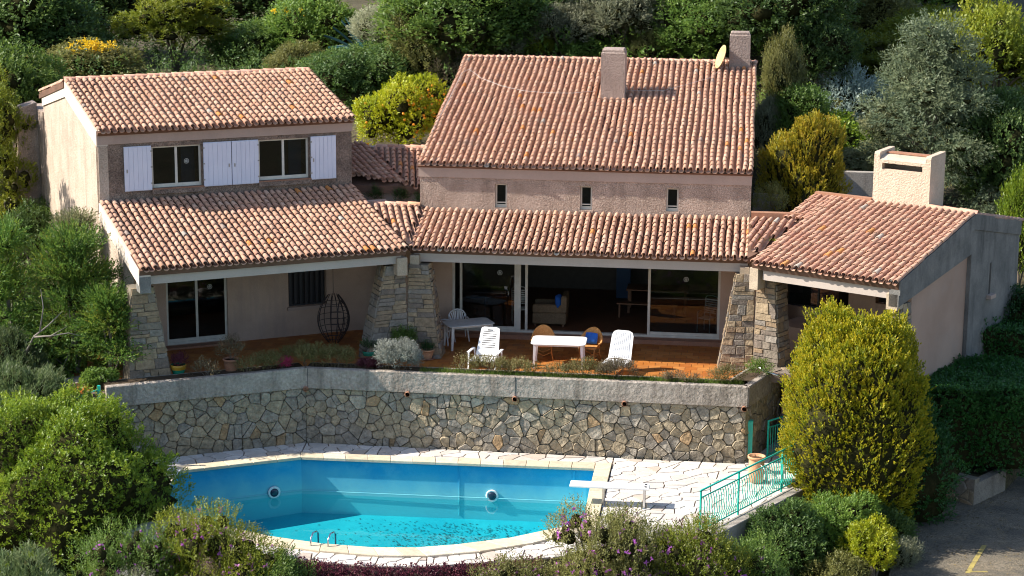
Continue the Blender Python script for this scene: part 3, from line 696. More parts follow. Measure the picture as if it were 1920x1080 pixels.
ridge_row(Fr(0, 0, 4), -1.75, .02, 4.28, 4.36, H, .085, .36)
T3 = Fr(9.75, -3.2, -15)
roof_field(T3, -.75, .7, 2.75, 0, 2.72, SL-.01, M['tile2'], H, inside=lambda x, w: (x-.75) > -.27*w-.05 and (x-.75) < .24*w+.02)
hp('roof_slab', MB().hexa([(9.7, -3.1, 2.5), (11.9, -.35, 3.1), (9.7, -.35, 3.1)], [(9.7, -3.1, 2.66), (11.9, -.35, 3.3), (9.7, -.35, 3.3)]), 'under')
hp('wall_coping', MB().box(9.76, -.5, 3.1, 11.6, -.25, 3.46), 'terra_dark')
# --- stone pillars with twin beam ends
prnd = random.Random(11)
def pillar(fr, u0b, u1b, u0t, u1t, w0, w1, zb, zt, faces='flr', back=.35):
    w0t = w0+.1
    B = [(u0b, w0, zb), (u1b, w0, zb), (u1b, w1, zb), (u0b, w1, zb)]; T = [(u0t, w0t, zt), (u1t, w0t, zt), (u1t, w1-back*0, zt), (u0t, w1-back*0, zt)]
    core = MB(fr).hexa(B, T); p = core.build('stone_pillar', M['mortar'], H)
    fl = {'f': (0, 1), 'r': (1, 2), 'l': (3, 0)}
    for key in faces:
        i, j = fl[key]; bl, br, tr, tl = [Vector(fr.p(*q)) for q in (B[i], B[j], T[j], T[i])]
        n = (br-bl).cross(tl-bl).normalized(); Hh = (tl-bl).length
        def mp(s, t, d): 
            a = bl.lerp(br, s); b = tl.lerp(tr, s); q = a.lerp(b, t)+n*d; return tuple(q)
        z = 0
        while z < 1:
            wdt = (br-bl).length*(1-z)+(tr-tl).length*z
            h = min(prnd.uniform(.11, .30)/Hh, 1-z)
            if 1-z-h < .05: h = 1-z
            s = 0
            while s < 1:
                ds = min(prnd.uniform(.17, .56)/wdt, 1-s)
                if 1-s-ds < .16/wdt: ds = 1-s
                sub = [(s, z, s+ds, z+h)]
                if h*Hh > .19 and prnd.random() < .4:
                    mz = z+h*prnd.uniform(.4, .6); sub = [(s, z, s+ds, mz), (s, mz, s+ds, z+h)]
                for (a, b, c, d) in sub:
                    gs, gz = .008/wdt, .008/Hh; j = lambda: prnd.uniform(-.006, .024)
                    poly = [(a+gs+j()/wdt, b+gz+j()/Hh), (c-gs+j()/wdt, b+gz+j()/Hh), (c-gs+j()/wdt, d-gz+j()/Hh), (a+gs+j()/wdt, d-gz+j()/Hh)]
                    vv, ff = slab_stone([(x*wdt, y*Hh) for x, y in poly], lambda x, y, dd: mp(x/wdt, y/Hh, dd), -.02, prnd.uniform(.02, .05), .014, prnd, .008)
                    mb = MB(); mb.idx(vv, ff); mb.build('stone', M['pstone'], p)
                s += ds
            z += h
    return p
def beam_end(fr, u0, u1, w0, w1, z0, z1, mat='chim_light'): return hp('beam_end', MB(fr).cbox(u0, w0, z0, u1, w1, z1, .015), mat)
pillar(LW, -1.14, .11, -.5, .07, .22, .9, -.62, 2.1, 'fl'); pillar(MN, .15, 1.1, .16, .74, -2.9, -2.15, -.62, 2.1, 'fr')
pillar(MN, 8.98, 9.93, 9.4, 9.92, -2.9, -2.1, -.62, 2.14, 'fl'); pillar(RW, -.12, .72, -.12, .42, .4, 1.1, -.62, 2.2, 'fr')
pillar(LW, -7.95, -6.72, -7.75, -7.15, .3, .95, -.7, 2.05, 'fr'); pillar(RW, 3.85, 4.6, 3.95, 4.3, .25, .8, -.62, 1.95, 'fr')
M['beam_end'] = surf('beam_end_render', (.48, .38, .27), (.56, .45, .33), 3, .9, .4, 20, (.3, .26, .22), .5)
for a in ((LW, -.28, .02), (MN, .22, .48)): beam_end(a[0], a[1], a[2], (-.02 if a[0] is LW else -2.82), (.5 if a[0] is LW else -2.36), 1.86, 2.38, 'beam_end')
beam_end(MN, 9.5, 9.76, -2.82, -2.36, 1.84, 2.34, 'beam_end'); beam_end(RW, -.08, .18, -.02, .4, 1.84, 2.46, 'beam_end')
beam_end(LW, -7.6, -7.3, -.02, .4, 1.98, 2.44, 'blue_conc'); beam_end(RW, 4.0, 4.32, -.0, .4, 1.85, 2.3, 'beam_end')
# ------------------------------------------------------------------ ground
GY = [-60, -25, -18, -14, -6, -2, 2, 5, 9, 12, 18, 26, 40, 90]; GZ = [-16, -8, -5.6, -4.6, -3.6, -2.4, -.6, .8, 1.6, 2.1, 4.1, 8.3, 16, 44]
def ground_z(x, y):
    z = float(np.interp(y, GY, GZ))
    zl = float(np.interp(y, [-60, -25, -18, -14, -11, -7, -3, 3, 9, 12], [-14, -7, -5.6, -4.4, -3.0, -1.3, -.7, .4, 1.5, 2.1]))
    t = min(1, max(0, (-5.2-x)/2.2)); z = z*(1-t)+zl*t
    if x > 12: 
        zr = float(np.interp(y, [-60, -12, -1.5, 1, 5, 9, 12], [-5.2, -4.0, -3.6, -1.4, -.2, 1.5, 2.1])); t = min(1, max(0, (x-12)/1.5)); z = z*(1-t)+zr*t
    z += .18*math.sin(x*.7+y*.3)*math.sin(y*.5-x*.2)*(1 if y > 8 else .3)
    inside = (-6.9 < x < 11.4 and -14.2 < y < -4.9) and not (x < -4.4 and y < -9.5) and not (x > 8.6+(y+11.5)*.55 and y < -6)
    if inside: z = min(z, -6)
    uL = (x-.18)*LW.u[0]+(y+3.15)*LW.u[1]; wL = (x-.18)*LW.w[0]+(y+3.15)*LW.w[1]
    uR = (x-9.85)*RW.u[0]+(y+3.4)*RW.u[1]; wR = (x-9.85)*RW.w[0]+(y+3.4)*RW.w[1]
    if (-1 < x < 11 and -5.2 < y < 12.9) or (-7.5 < uL < 1 and -4.5 < wL < 12) or (-1.5 < uR < 4.2 and -.5 < wR < 8): z = min(z, -1.6)
    return z
def build_ground():
    xs = np.concatenate([np.arange(-90, -30, 4), np.arange(-30, 40, .6), np.arange(40, 100, 4)]); ys = np.concatenate([np.arange(-60, -20, 3), np.arange(-20, 40, .6), np.arange(40, 150, 5)])
    X, Y = np.meshgrid(xs, ys); Z = np.array([[ground_z(x, y) for x in xs] for y in ys])
    V = np.stack([X, Y, Z], -1).reshape(-1, 3); nx, ny = len(xs), len(ys)
    i = np.arange((ny-1)*(nx-1)); r, c = i//(nx-1), i % (nx-1); a = r*nx+c
    F = np.stack([a, a+1, a+nx+1, a+nx], -1).ravel()
    me = mesh_np('ground', V, F, 4, M['ground'], smooth=True); o = bpy.data.objects.new('ground', me); COL.objects.link(o); o['kind'] = 'structure'
M['ground'] = surf('garden_ground', (.075, .06, .03), (.13, .105, .06), .6, .95, .7, 5, (.06, .085, .02), .8, world_co=True, fine=.3, dist=.08)
build_ground()
def flat(name, pts, z, mat, kind='structure', th=.05, **k):
    return MB().zprism(pts, z-th, z).build(name, M[mat], kind=kind, **k)
def on_ground(name, pts, lift, mat, nx=14, ny=14):
    """sheet of four corner points draped a little above its own slope"""
    a, b, c, d = [Vector(p) for p in pts]; mb = MB(); P = []
    for j in range(ny+1):
        for i in range(nx+1):
            s, t = i/nx, j/ny; P.append(tuple(a.lerp(b, s).lerp(d.lerp(c, s), t)+Vector((0, 0, lift))))
    mb.idx(P, [(j*(nx+1)+i, j*(nx+1)+i+1, (j+1)*(nx+1)+i+1, (j+1)*(nx+1)+i) for j in range(ny) for i in range(nx)])
    return mb.build(name, M[mat], kind='structure')
road = on_ground('road', [(11.8, -22, -4.1), (40, -22, -4.1), (40, -1.0, -3.36), (14.7, -1.0, -3.36)], 0, 'asphalt')
zz = lambda y: -4.1+(y+22)/21*.74+.006
for (a, b, w) in (((15.35, -9.9), (15.95, -8.0), .06), ((15.4, -9.8), (15.85, -9.75), .045)):
    dx, dy = (b[0]-a[0]), (b[1]-a[1]); l = math.hypot(dx, dy); nx, ny = -dy/l*w, dx/l*w
    MB().poly([(a[0]-nx, a[1]-ny, zz(a[1])), (a[0]+nx, a[1]+ny, zz(a[1])), (b[0]+nx, b[1]+ny, zz(b[1])), (b[0]-nx, b[1]-ny, zz(b[1]))][::-1]).build('road_marking', M['yellowpaint'], kind='structure')
lr0 = random.Random(8); mb = MB()
for k in range(2600):
    x, y = lr0.uniform(13.2, 19), lr0.uniform(-13, -2.5)
    if lr0.random() > .25+.75*max(0, math.sin(x*2.1+y)*math.sin(y*1.3-x)): continue
    a = lr0.uniform(0, PI); l, w = lr0.uniform(.02, .05), lr0.uniform(.01, .025); z = zz(y)+.004; c, q = math.cos(a), math.sin(a)
    mb.poly([(x-l*c, y-l*q, z), (x+w*q, y-w*c, z+.012), (x+l*c, y+l*q, z), (x-w*q, y+w*c, z+.006)])
mb.build('leaf_litter', surf('dry_litter', (.12, .09, .04), (.25, .19, .09), 9), kind='stuff')

# ------------------------------------------------------------------ terrace
FZ = -.6
tf = [(-9.2, -8.2), (-6.6, -7.6), (-2.2, -5.0), (9.7, -5.2), (10.9, -2.4), (13.6, -4.7), (16.5, 1.2), (10, 4.2), (0.2, .2), (-4.8, 1.2), (-9.2, -2.9)]
ter = MB().zprism(tf, -.9, FZ-.012).build('terrace_floor', M['pavemortar'], kind='structure')
# individual tiles in running bond
tl, tw = .34, .32
def pt_in(poly, x, y):
    c = False
    for k in range(len(poly)):
        (x1, y1), (x2, y2) = poly[k], poly[k-1]
        if (y1 > y) != (y2 > y) and x < (x2-x1)*(y-y1)/(y2-y1)+x1: c = not c
    return c
tilespots = []
j = 0; y = -7.7
while y < 1.0:
    x = -8.6+(j % 2)*tl/2
    while x < 11:
        if pt_in(tf, x, y) and y > -5.15+.0 and not (x > .95 and y > -.33 and x < 9) and not (y > 0): tilespots.append((x, y))
        elif pt_in(tf, x, y) and x < -2.2 and y > (-7.6+(x+6.6)*.59)+.5: tilespots.append((x, y))
        x += tl
    y += tw; j += 1
tilespots.sort(key=lambda p: abs(p[1]+3.3)+(0 if 2.5 < p[0] < 9.2 else 2.5))
tb = MB().cbox(-tl/2+.005, -tw/2+.005, -.02, tl/2-.005, tw/2-.005, 0, .004)
t0 = tb.build('floor_tile', M['floor_tile'], ter, loc=(0, 0, 0)); t0.location = (tilespots[0][0], tilespots[0][1], FZ)
for (x, y) in tilespots[1:298]: inst(t0, ter, loc=(x, y, FZ+random.uniform(-.001, .001)))
rest = MB(); tones = []
for (x, y) in tilespots[298:]:
    rest.box(x-tl/2+.005, y-tw/2+.005, FZ-.02, x+tl/2-.005, y+tw/2-.005, FZ); tones += [random.random()]*8
ro = rest.build('floor_tiles', M['floor_tile'], ter, kind='stuff'); at = ro.data.attributes.new('tone', 'FLOAT', 'POINT'); at.data.foreach_set('value', np.array(tones, np.float32))
# planter parapet + rubble retaining wall
TW = root('terrace_wall', (4, -5.4, -2.5), 'rubble stone retaining wall with rendered planter parapet between pool and terrace', 'retaining wall')
PA, PB, PC, PD = (-7.05, -7.95), (-2.28, -5.27), (9.8, -5.42), (10.72, -3.0)
srnd = random.Random(3)
AREAS = []
def seg(a, b, z0=-2.55, zm=-.93, zt=-.35, stones=True, spc=.40):
    dx, dy = b[0]-a[0], b[1]-a[1]; Ls = math.hypot(dx, dy); ux, uy = dx/Ls, dy/Ls; nx, ny = uy, -ux
    fr = Fr(a[0], a[1], math.degrees(math.atan2(dy, dx)))
    MB(fr).box(-.02, .03, z0-.5, Ls+.0, .3, zm).build('wall_core', M['mortar'], TW)
    MB(fr).cbox(-.03, -.09, zm+.0, Ls+.03, .12, zt, .02).build('parapet', M['parapet'], TW)
    MB(fr).box(0, .12, zt-.45, Ls, .62, zt-.03).build('planter_soil', M['soil'], TW)
    MB(fr).cbox(0, .62, FZ-.2, Ls, .72, zt-.04, .01).build('planter_kerb', M['curb'], TW)
    if stones:
        dom = [(0, z0), (Ls, z0), (Ls, zm-.005), (0, zm-.005)]
        for poly, A in cells(dom, spc, srnd, 1.15, jit=.5, drop=.1):
            q = inset(poly, .006)
            if len(q) < 3: continue
            q = rough_poly(q, srnd, .025)
            vv, ff = slab_stone(q, lambda x, y, d: fr.p(x, -d, y), -.05, srnd.uniform(.005, .055), .022, srnd, .018)
            AREAS.append((A, vv, ff))
    return fr
f1 = seg(PA, PB, spc=.28); f2 = seg(PB, PC, spc=.262); f3 = seg(PC, PD, spc=.34)
AREAS.sort(key=lambda q: -q[0])
for A, vv, ff in AREAS[:300]: MB().idx(vv, ff).build('stone', M['stone'], TW)
sm = MB(); tones = []
for A, vv, ff in AREAS[300:]: sm.idx(vv, ff); tones += [srnd.random()]*len(vv)
so_ = sm.build('small_stones', M['stone'], TW, kind='stuff'); at = so_.data.attributes.new('tone', 'FLOAT', 'POINT'); at.data.foreach_set('value', np.array(tones, np.float32))
def spout(x, y, z, dx, dy):
    p0 = Vector((x, y, z)); d = Vector((dx, dy, 0)).normalized()
    mb = MB(); n = 10; a = []; b = []
    for k, (t, r) in enumerate(((0, .06), (.2, .075))): pass
    mb.tube([p0, p0+d*.2], [.06, .078], 10, False); mb.tube([p0+d*.2, p0+d*.05], [.06, .05], 10, False)
    for j in range(10):
        mb.f.append((10+j, 10+(j+1) % 10, 20+(j+1) % 10, 20+j)); mb.m.append(0)
    mb.build('drain_spout', M['terra_dark'], TW, smooth=True)
for (x, y) in ((.6, -5.3), (3.56, -5.33), (6.54, -5.36), (9.75, -5.4)): spout(x, y, -.95, 0, -1)
spout(-2.28, -5.25, -.93, .2, -1)
for (x, y) in ((3.56, -5.436), (-2.2, -5.36)): MB().box(x-.008, y-.003, -.9, x+.008, y+.01, -.36).build('expansion_joint', M['darkmetal'], TW)
# ------------------------------------------------------------------ pool deck
DZ = -2.5
dr = [(-.0, 0)]
pieces = {
 'right': [(6.28, -11.6), (8.72, -11.6), (11.75, -6.2), (12.1, -5.5), (6.28, -5.5)],
 'west': [(-5.38, -8.2), (-7.2, -9.2), (-6.6, -11.9), (-4.65, -11.6), (-5.3, -9.9)],
 'southwest': [(-6.6, -11.9), (-4.2, -13.9), (-3.2, -12.75), (-4.65, -11.6)],
 'corner': [(9.8, -5.501), (12.1, -5.501), (12.2, -3.6), (10.7, -3.1)],
 'mid': [(-2.28, -5.3), (-2.2, -6.36), (6.279, -6.1), (6.279, -5.45)],
 'left': [(-7.2, -8.05), (-7.2, -9.2), (-5.35, -8.1), (-2.2, -6.361), (-2.281, -5.3)],
}
outer_curve = [(-3.2, -12.75), (-1.6, -13.45), (-.04, -13.82), (1.39, -13.93), (2.51, -13.8), (3.69, -13.33), (4.87, -12.58), (5.75, -11.75)]
inner_curve = [(-3.0, -12.3), (-1.5, -12.98), (-.1, -13.33), (1.16, -13.42), (2.16, -13.28), (3.12, -12.92), (4.32, -12.27), (5.35, -11.4)]
deck = MB()
for k, p in pieces.items():
    q = p if sum((p[i][0]*p[(i+1) % len(p)][1]-p[(i+1) % len(p)][0]*p[i][1]) for i in range(len(p))) > 0 else p[::-1]
    pieces[k] = q; deck.zprism(q, -5.2, DZ-.03)
curve_far = [(p[0]*1.0+(p[0]-1.2)*.07, p[1]-.62) for p in outer_curve]
curve_far[-1] = (6.3, -12.9); curve_far[-2] = (5.4, -13.4)
for i in range(len(outer_curve)-1):
    q = [curve_far[i], curve_far[i+1], outer_curve[i+1], outer_curve[i]]; deck.zprism(q, -5.2, DZ-.03); pieces[f'c{i}'] = q
q = [(6.28, -11.599), (5.75, -11.75), (6.3, -12.9), (8.0, -12.9), (8.72, -11.599)]; deck.zprism(q, -5.2, DZ-.03); pieces['front'] = q
dk = deck.build('pool_deck', M['pavemortar'], kind='structure')
FL = []
for k, q in pieces.items():
    A = sum((q[i][0]*q[(i+1) % len(q)][1]-q[(i+1) % len(q)][0]*q[i][1]) for i in range(len(q)))
    if A < 0: q = q[::-1]
    for poly, A in cells(q, .37, srnd, 1.25, jit=.52, drop=.12):
        g = inset(poly, .016)
        if len(g) < 3: continue
        g = rough_poly(g, srnd, .008)
        vv, ff = slab_stone(g, lambda x, y, d: (x, y, DZ+d), -.04, srnd.uniform(-.004, .006), .007, srnd, .003); FL.append((A+(-9 if k in ('west', 'southwest') else 0), vv, ff))
FL.sort(key=lambda q: -q[0])
for A, vv, ff in FL[:300]: MB().idx(vv, ff).build('flagstone', M['flag'], dk)
sm = MB(); tones = []
for A, vv, ff in FL[300:]: sm.idx(vv, ff); tones += [srnd.random()]*len(vv)
so_ = sm.build('small_flagstones', M['flag'], dk, kind='stuff'); at = so_.data.attributes.new('tone', 'FLOAT', 'POINT'); at.data.foreach_set('value', np.array(tones, np.float32))
# curb wall under the railing
CU = Fr(8.72, -11.62, math.degrees(math.atan2(-6.2+11.6, 11.75-8.72))); Lc = math.hypot(11.75-8.72, 5.4)+.3
curb = MB(CU).cbox(-.3, -.32, -5.4, Lc, .02, DZ+.04, .015).build('curb_wall', M['curb'], label='weathered concrete wall carrying the green railing beside the pool deck', cat='low wall')
planterbox = root('corner_planter', (8.3, -12.0, DZ), 'small concrete planter at the railing foot with purple flowers', 'planter')
MB().cbox(7.7, -12.4, DZ, 8.75, -11.9, DZ+.42, .02).build('trough', M['curb'], planterbox)
# ------------------------------------------------------------------ pool
PL = root('swimming_pool', (1, -10, DZ), 'blue lined swimming pool with pale stone coping and curved front', 'swimming pool')
inner = [(-5.04, -8.34), (-2.11, -6.69), (5.84, -6.53), (5.9, -9.0), (5.92, -10.9)]+inner_curve[::-1]+[(-4.3, -11.3), (-4.9, -9.8)]
WB = -4.55
bas = MB(); n = len(inner)
fz = lambda y: -4.05-.5*(-6.5-y)/7
for i in range(n):
    a, b = inner[i], inner[(i+1) % n]
    bas.poly([(a[0], a[1], DZ-.02), (b[0], b[1], DZ-.02), (b[0], b[1], fz(b[1])), (a[0], a[1], fz(a[1]))])
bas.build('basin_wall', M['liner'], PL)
fl_ = MB(); fl_.poly([(p[0], p[1], -4.6) for p in inner][::-1]); 
fl2 = MB(); 
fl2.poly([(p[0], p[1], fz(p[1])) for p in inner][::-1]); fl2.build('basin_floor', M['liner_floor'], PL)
for x in (.45, 3.9-1.7, 3.95, 5.3): 
    MB().box(x-.012, -6.62, -3.95, x+.012, -6.585, DZ-.05).build('liner_seam', M['liner'], PL) if x != 3.95 else None
MB().tube([(-4.9, -8.28, -3.42), (-2.11, -6.72, -3.42), (5.8, -6.6, -3.42)], .012, 5).build('water_line_trim', M['liner'], PL)
def lamp(x, y, z, nx, ny, glow=False):
    R = Vector((nx, ny, 0)).to_track_quat('Z', 'Y').to_matrix().to_4x4(); R.translation = Vector((x, y, z))
    l = MB().lathe([(.17, 0), (.175, .03), (.15, .05), (.12, .035)], n=24).xf(R).build('pool_lamp', M['white'], PL, smooth=True)
    MB().lathe([(.115, .0), (.115, .045), (.07, .065), (.01, .07)], n=20).xf(R).build('lens', M['lens'], l, smooth=True)
M['lens'] = plain('lamp_glass', (.02, .04, .07), .08)
lamp(3.1, -6.6, -3.36, 0, -1); lamp(-2.78, -7.1, -3.38, .49, -.87)
M['steel'] = plain('polished_steel', (.6, .62, .64), .2, 1)
def coping(pts, wd, closed=False, step=.62, z=DZ):
    for i in range(len(pts)-1):
        (a, b), (c, d) = pts[i], pts[i+1]       # a,c inner points; b,d outer points
        Ls = math.hypot(c[0]-a[0], c[1]-a[1]); n = max(1, int(round(Ls/step)))
        for k in range(n):
            s, e = k/n, (k+1)/n; g = .004/max(Ls, .1)
            L4 = [tuple(np.array(p)+(np.array(q)-np.array(p))*t) for p, q, t in ((a, c, s+g), (a, c, e-g), (b, d, e-g), (b, d, s+g))]
            zt = z+.045+random.uniform(-.002, .002)
            lo = [(p[0], p[1], z-.03) for p in L4]; mid = [(p[0], p[1], zt-.014) for p in L4]; cx = sum(p[0] for p in L4)/4; cy = sum(p[1] for p in L4)/4
            hi = [(cx+(p[0]-cx)*.965, cy+(p[1]-cy)*.965, zt) for p in L4]
            mb = MB(); mb.idx(lo+mid+hi, [(0, 1, 5, 4), (1, 2, 6, 5), (2, 3, 7, 6), (3, 0, 4, 7), (4, 5, 9, 8), (5, 6, 10, 9), (6, 7, 11, 10), (7, 4, 8, 11), (8, 9, 10, 11)])
            mb.build('coping_stone', M['coping'], PL)
coping([((-4.99, -8.41), (-5.36, -8.1)), ((-2.09, -6.77), (-2.2, -6.36)), ((5.84, -6.61), (5.84, -6.1))], .35)
coping([((5.845, -6.1), (6.27, -6.1)), ((5.86, -8.5), (6.27, -8.5)), ((5.92, -10.9), (6.27, -11.5))], .42)
cc = list(zip(inner_curve, outer_curve)); coping(cc, .5); coping([((5.35, -11.4), (5.75, -11.75)), ((5.92, -10.9), (6.27, -11.5))], .4)
coping([((-5.36, -8.1), (-5.04, -8.34)), ((-5.25, -9.9), (-4.9, -9.8)), ((-4.6, -11.6), (-4.3, -11.3)), ((-3.2, -12.75), (-3.0, -12.3))][::1] and [((-5.04, -8.34), (-5.4, -8.3)), ((-4.9, -9.8), (-5.3, -9.9)), ((-4.3, -11.3), (-4.65, -11.6)), ((-3.0, -12.3), (-3.2, -12.75))], .35)
# water sheet
M['water'] = None
def water_mat():
    m, t, b = nt('pool_water'); N = t.nodes; L = t.links; N.remove(b)
    f = N.new('ShaderNodeFresnel'); thin_ior(N, L, f, 1.33)
    tr = N.new('ShaderNodeBsdfTransparent'); tr.inputs[0].default_value = (.6, .95, .96, 1)
    g = N.new('ShaderNodeBsdfGlossy'); g.inputs['Roughness'].default_value = .02
    tc = N.new('ShaderNodeTexCoord'); n = N.new('ShaderNodeTexNoise'); n.inputs['Scale'].default_value = 2.5; n.inputs['Detail'].default_value = 3
    L.new(tc.outputs['Object'], n.inputs['Vector']); bp = N.new('ShaderNodeBump'); bp.inputs['Strength'].default_value = .22; bp.inputs['Distance'].default_value = .02
    L.new(n.outputs['Fac'], bp.inputs['Height']); L.new(bp.outputs[0], g.inputs['Normal']); L.new(bp.outputs[0], f.inputs['Normal'])
    ms = N.new('ShaderNodeMixShader'); L.new(f.outputs[0], ms.inputs[0]); L.new(tr.outputs[0], ms.inputs[1]); L.new(g.outputs[0], ms.inputs[2]); L.new(ms.outputs[0], N['Material Output'].inputs[0]); return m
M['water'] = water_mat()
MB().poly([(p[0], p[1], -3.52) for p in inner][::-1]).build('water', M['water'], kind='structure')
# drowned leaves and needles on the pool floor
lr = random.Random(5); mb = MB()
for k in range(4200):
    x = lr.gauss(3.2, 1.7); y = -6.9-3.6*lr.random()**.8
    if not pt_in(inner, x, y) or lr.random() < .2: continue
    a = lr.uniform(-.5, .5) if lr.random() < .7 else lr.uniform(0, PI); l, w = lr.uniform(.015, .05), lr.uniform(.007, .02); z = fz(y)+.012
    c, s = math.cos(a), math.sin(a)
    mb.poly([(x-l*c, y-l*s, z), (x+w*s, y-w*c, z+.008), (x+l*c, y+l*s, z), (x-w*s, y+w*c, z+.008)])
mb.build('sunken_leaves', plain('sodden_leaf', (.02, .13, .14), .8), kind='stuff')
# pool ladder rails
LX = .98
lad = root('pool_ladder', (.2, -13.2, DZ), 'steel pool ladder handrails behind the flowering shrub', 'ladder')
for dx in (0, .42):
    MB().tube([(LX-1.3+dx, -13.55, DZ), (LX-1.3+dx, -13.5, DZ+.2), (LX-1.28+dx, -13.35, DZ+.3), (LX-1.24+dx, -13.15, DZ+.27), (LX-1.22+dx, -13.05, DZ+.2), (LX-1.22+dx, -13.0, -4)], .022, 8).build('handrail', M['steel'], lad, smooth=True)
for z in (-2.8, -3.1, -3.4): MB().box(LX-1.22, -13.05, z, LX-.8, -12.95, z+.03).build('tread', M['steel'], lad)
hose = MB().tube([(-5.2+.25*math.cos(t)*(1+.02*t), -8.75+.22*math.sin(t)*(1+.02*t), DZ+.07+.006*t) for t in np.linspace(0, 13, 50)], .014, 6)
hose.build('garden_hose', M['shutter'], smooth=True, loc=(-5.2, -8.75, DZ), label='coiled pale hose lying at the left end of the pool', cat='hose')
# diving board
dv = root('diving_board', (6.9, -9.2, DZ), 'white diving board on steel legs over the pool edge', 'diving board')
MB().cbox(5.45, -9.62, -2.02, 7.46, -9.2, -1.965, .012).build('plank', M['board'] if 'board' in M else M['white'], dv)
for x in (6.3, 7.33):
    MB().cbox(x-.025, -9.6, -2.49, x+.025, -9.55, -2.02, .005).build('leg', M['steel'], dv); MB().cbox(x-.025, -9.27, -2.49, x+.025, -9.22, -2.02, .005).build('leg', M['steel'], dv)
    MB().box(x-.02, -9.55, -2.08, x+.02, -9.27, -2.03).build('cross_bar', M['steel'], dv); MB().cbox(x-.07, -9.64, -2.5, x+.07, -9.18, -2.485, .004).build('base_plate', M['steel'], dv)
for y in (-9.5, -9.32): MB().lathe([(.035, 0), (.035, .015), (.02, .02)], (7.36, y, -1.965), 10).build('bolt', M['darkmetal'], dv)
# ------------------------------------------------------------------ green ironwork
def railing(name, a, b, z0, hgt, posts, label, belly=True, gapd=.115):
    r = root(name, (a[0], a[1], z0), label, 'railing'); fr = Fr(a[0], a[1], math.degrees(math.atan2(b[1]-a[1], b[0]-a[0]))); Ls = math.hypot(b[0]-a[0], b[1]-a[1])
    for u in posts: MB(fr).cbox(u-.02, -.02, z0, u+.02, .02, z0+hgt, .004).build('post', M['teal'], r)
    MB(fr).tube([(-.03, 0, z0+hgt), (Ls, 0, z0+hgt)], .024, 8).build('hand_rail', M['teal'], r, smooth=True)
    MB(fr).cbox(0, -.012, z0+hgt-.2, Ls, .012, z0+hgt-.17, .003).build('upper_rail', M['teal'], r); MB(fr).cbox(0, -.012, z0+.09, Ls, .012, z0+.12, .003).build('lower_rail', M['teal'], r)
    u = gapd; z1, z2 = z0+.12, z0+hgt-.2
    first = None
    while u < Ls-.03:
        if min(abs(u-p) for p in posts) > .03:
            if first is None:
                pts = [(0, 0, z1-z0)]+[(0, -.0+(-.11*math.sin(PI*min(1, t*1.5))**2+.05*math.sin(2*PI*t) if belly else 0), z1-z0+(z2-z1)*t) for t in np.linspace(.06, .94, 10)]+[(0, 0, z2-z0)]
                lf = Fr(0, 0, math.degrees(fr.a)); pp = fr.p(u, 0, z0)
                ob = MB(lf).tube(pts, .0115, 5, False).build('baluster', M['teal'], r, smooth=True, loc=(0, 0, 0)); first = ob
                ob.location = Vector(pp)-ORG[r.name]
            else: inst(first, r, loc=Vector(fr.p(u, 0, z0))-ORG[r.name])
        u += gapd
    return r
railing('railing', (8.79, -11.45), (11.72, -6.2), DZ+.04, 1.12, (0, 1.83, 4.06, 5.9), 'long green wrought iron railing with bellied bars along the deck wall')
railing('gate', (10.42, -4.9), (11.0, -4.2), DZ, 1.05, (0, .88), 'small green gate with straight bars between square posts', belly=False, gapd=.1)
for (x, y, lb, h) in ((9.92, -5.2, 'green square post standing against the right corner of the rubble wall', 1.12), (11.1, -4.9, 'green square post at the gate beside the big yellow conifer', 1.2)):
    o = MB().cbox(x-.06, y-.06, DZ, x+.08, y+.06, DZ+h, .006).cbox(x-.07, y-.07, DZ+h, x+.09, y+.07, DZ+h+.02, .005); o.build('gate_post', M['teal'], loc=(x, y, DZ), label=lb, cat='post')
MB().cbox(-7.2, -8.3, -1.6, -7.12, -8.22, -.25, .006).tube([(-7.16, -8.26, -.35), (-7.9, -8.7, -.6)], .02, 6).build('fence_post', M['teal'], loc=(-7.16, -8.26, -1.6), label='green post with rail at the left end of the parapet', cat='post')
# steps and slab right of the terrace wall
st = root('garden_steps', (11.2, -3.2, DZ), 'stone and terracotta steps rising between the rubble wall and yellow conifer', 'steps')
for k in range(6):
    MB().cbox(10.78+.0, -4.9+.42*k, DZ-.1, 12.2, -4.42+.42*k+.04, DZ+.30*(k+1), .01).build('step', M['terracotta'] if k % 2 else M['curb'], st)
M['bigflag'] = M['pstone']
slab = MB().zprism([(10.2, -3.9), (12.2, -4.3), (12.6, -1.9), (10.5, -2.0)], -.62, -.36).build('stone_landing', M['pavemortar'], label='irregular stone landing at the foot of the right pillar', cat='landing')
for poly, A in cells([(10.2, -3.9), (12.2, -4.3), (12.6, -1.9), (10.5, -2.0)], .55, srnd, 1.1):
    g = rough_poly(inset(poly, .015) or poly, srnd, .02)
    vv, ff = slab_stone(g, lambda x, y, d: (x, y, -.36+d), -.04, .02, .012, srnd, .004); MB().idx(vv, ff).build('flagstone', M['pstone'], slab)
MB().tube([(9.9, -3.75, -.1), (10.25, -4.0, -.3), (10.7, -4.3, -.34)], .03, 8).build('metal_pipe', M['steelblue'] if 'steelblue' in M else M['steel'], smooth=True, loc=(10.2, -4, -.35), label='bent pale metal pipe leaning at the foot of the right stone pillar', cat='pipe')
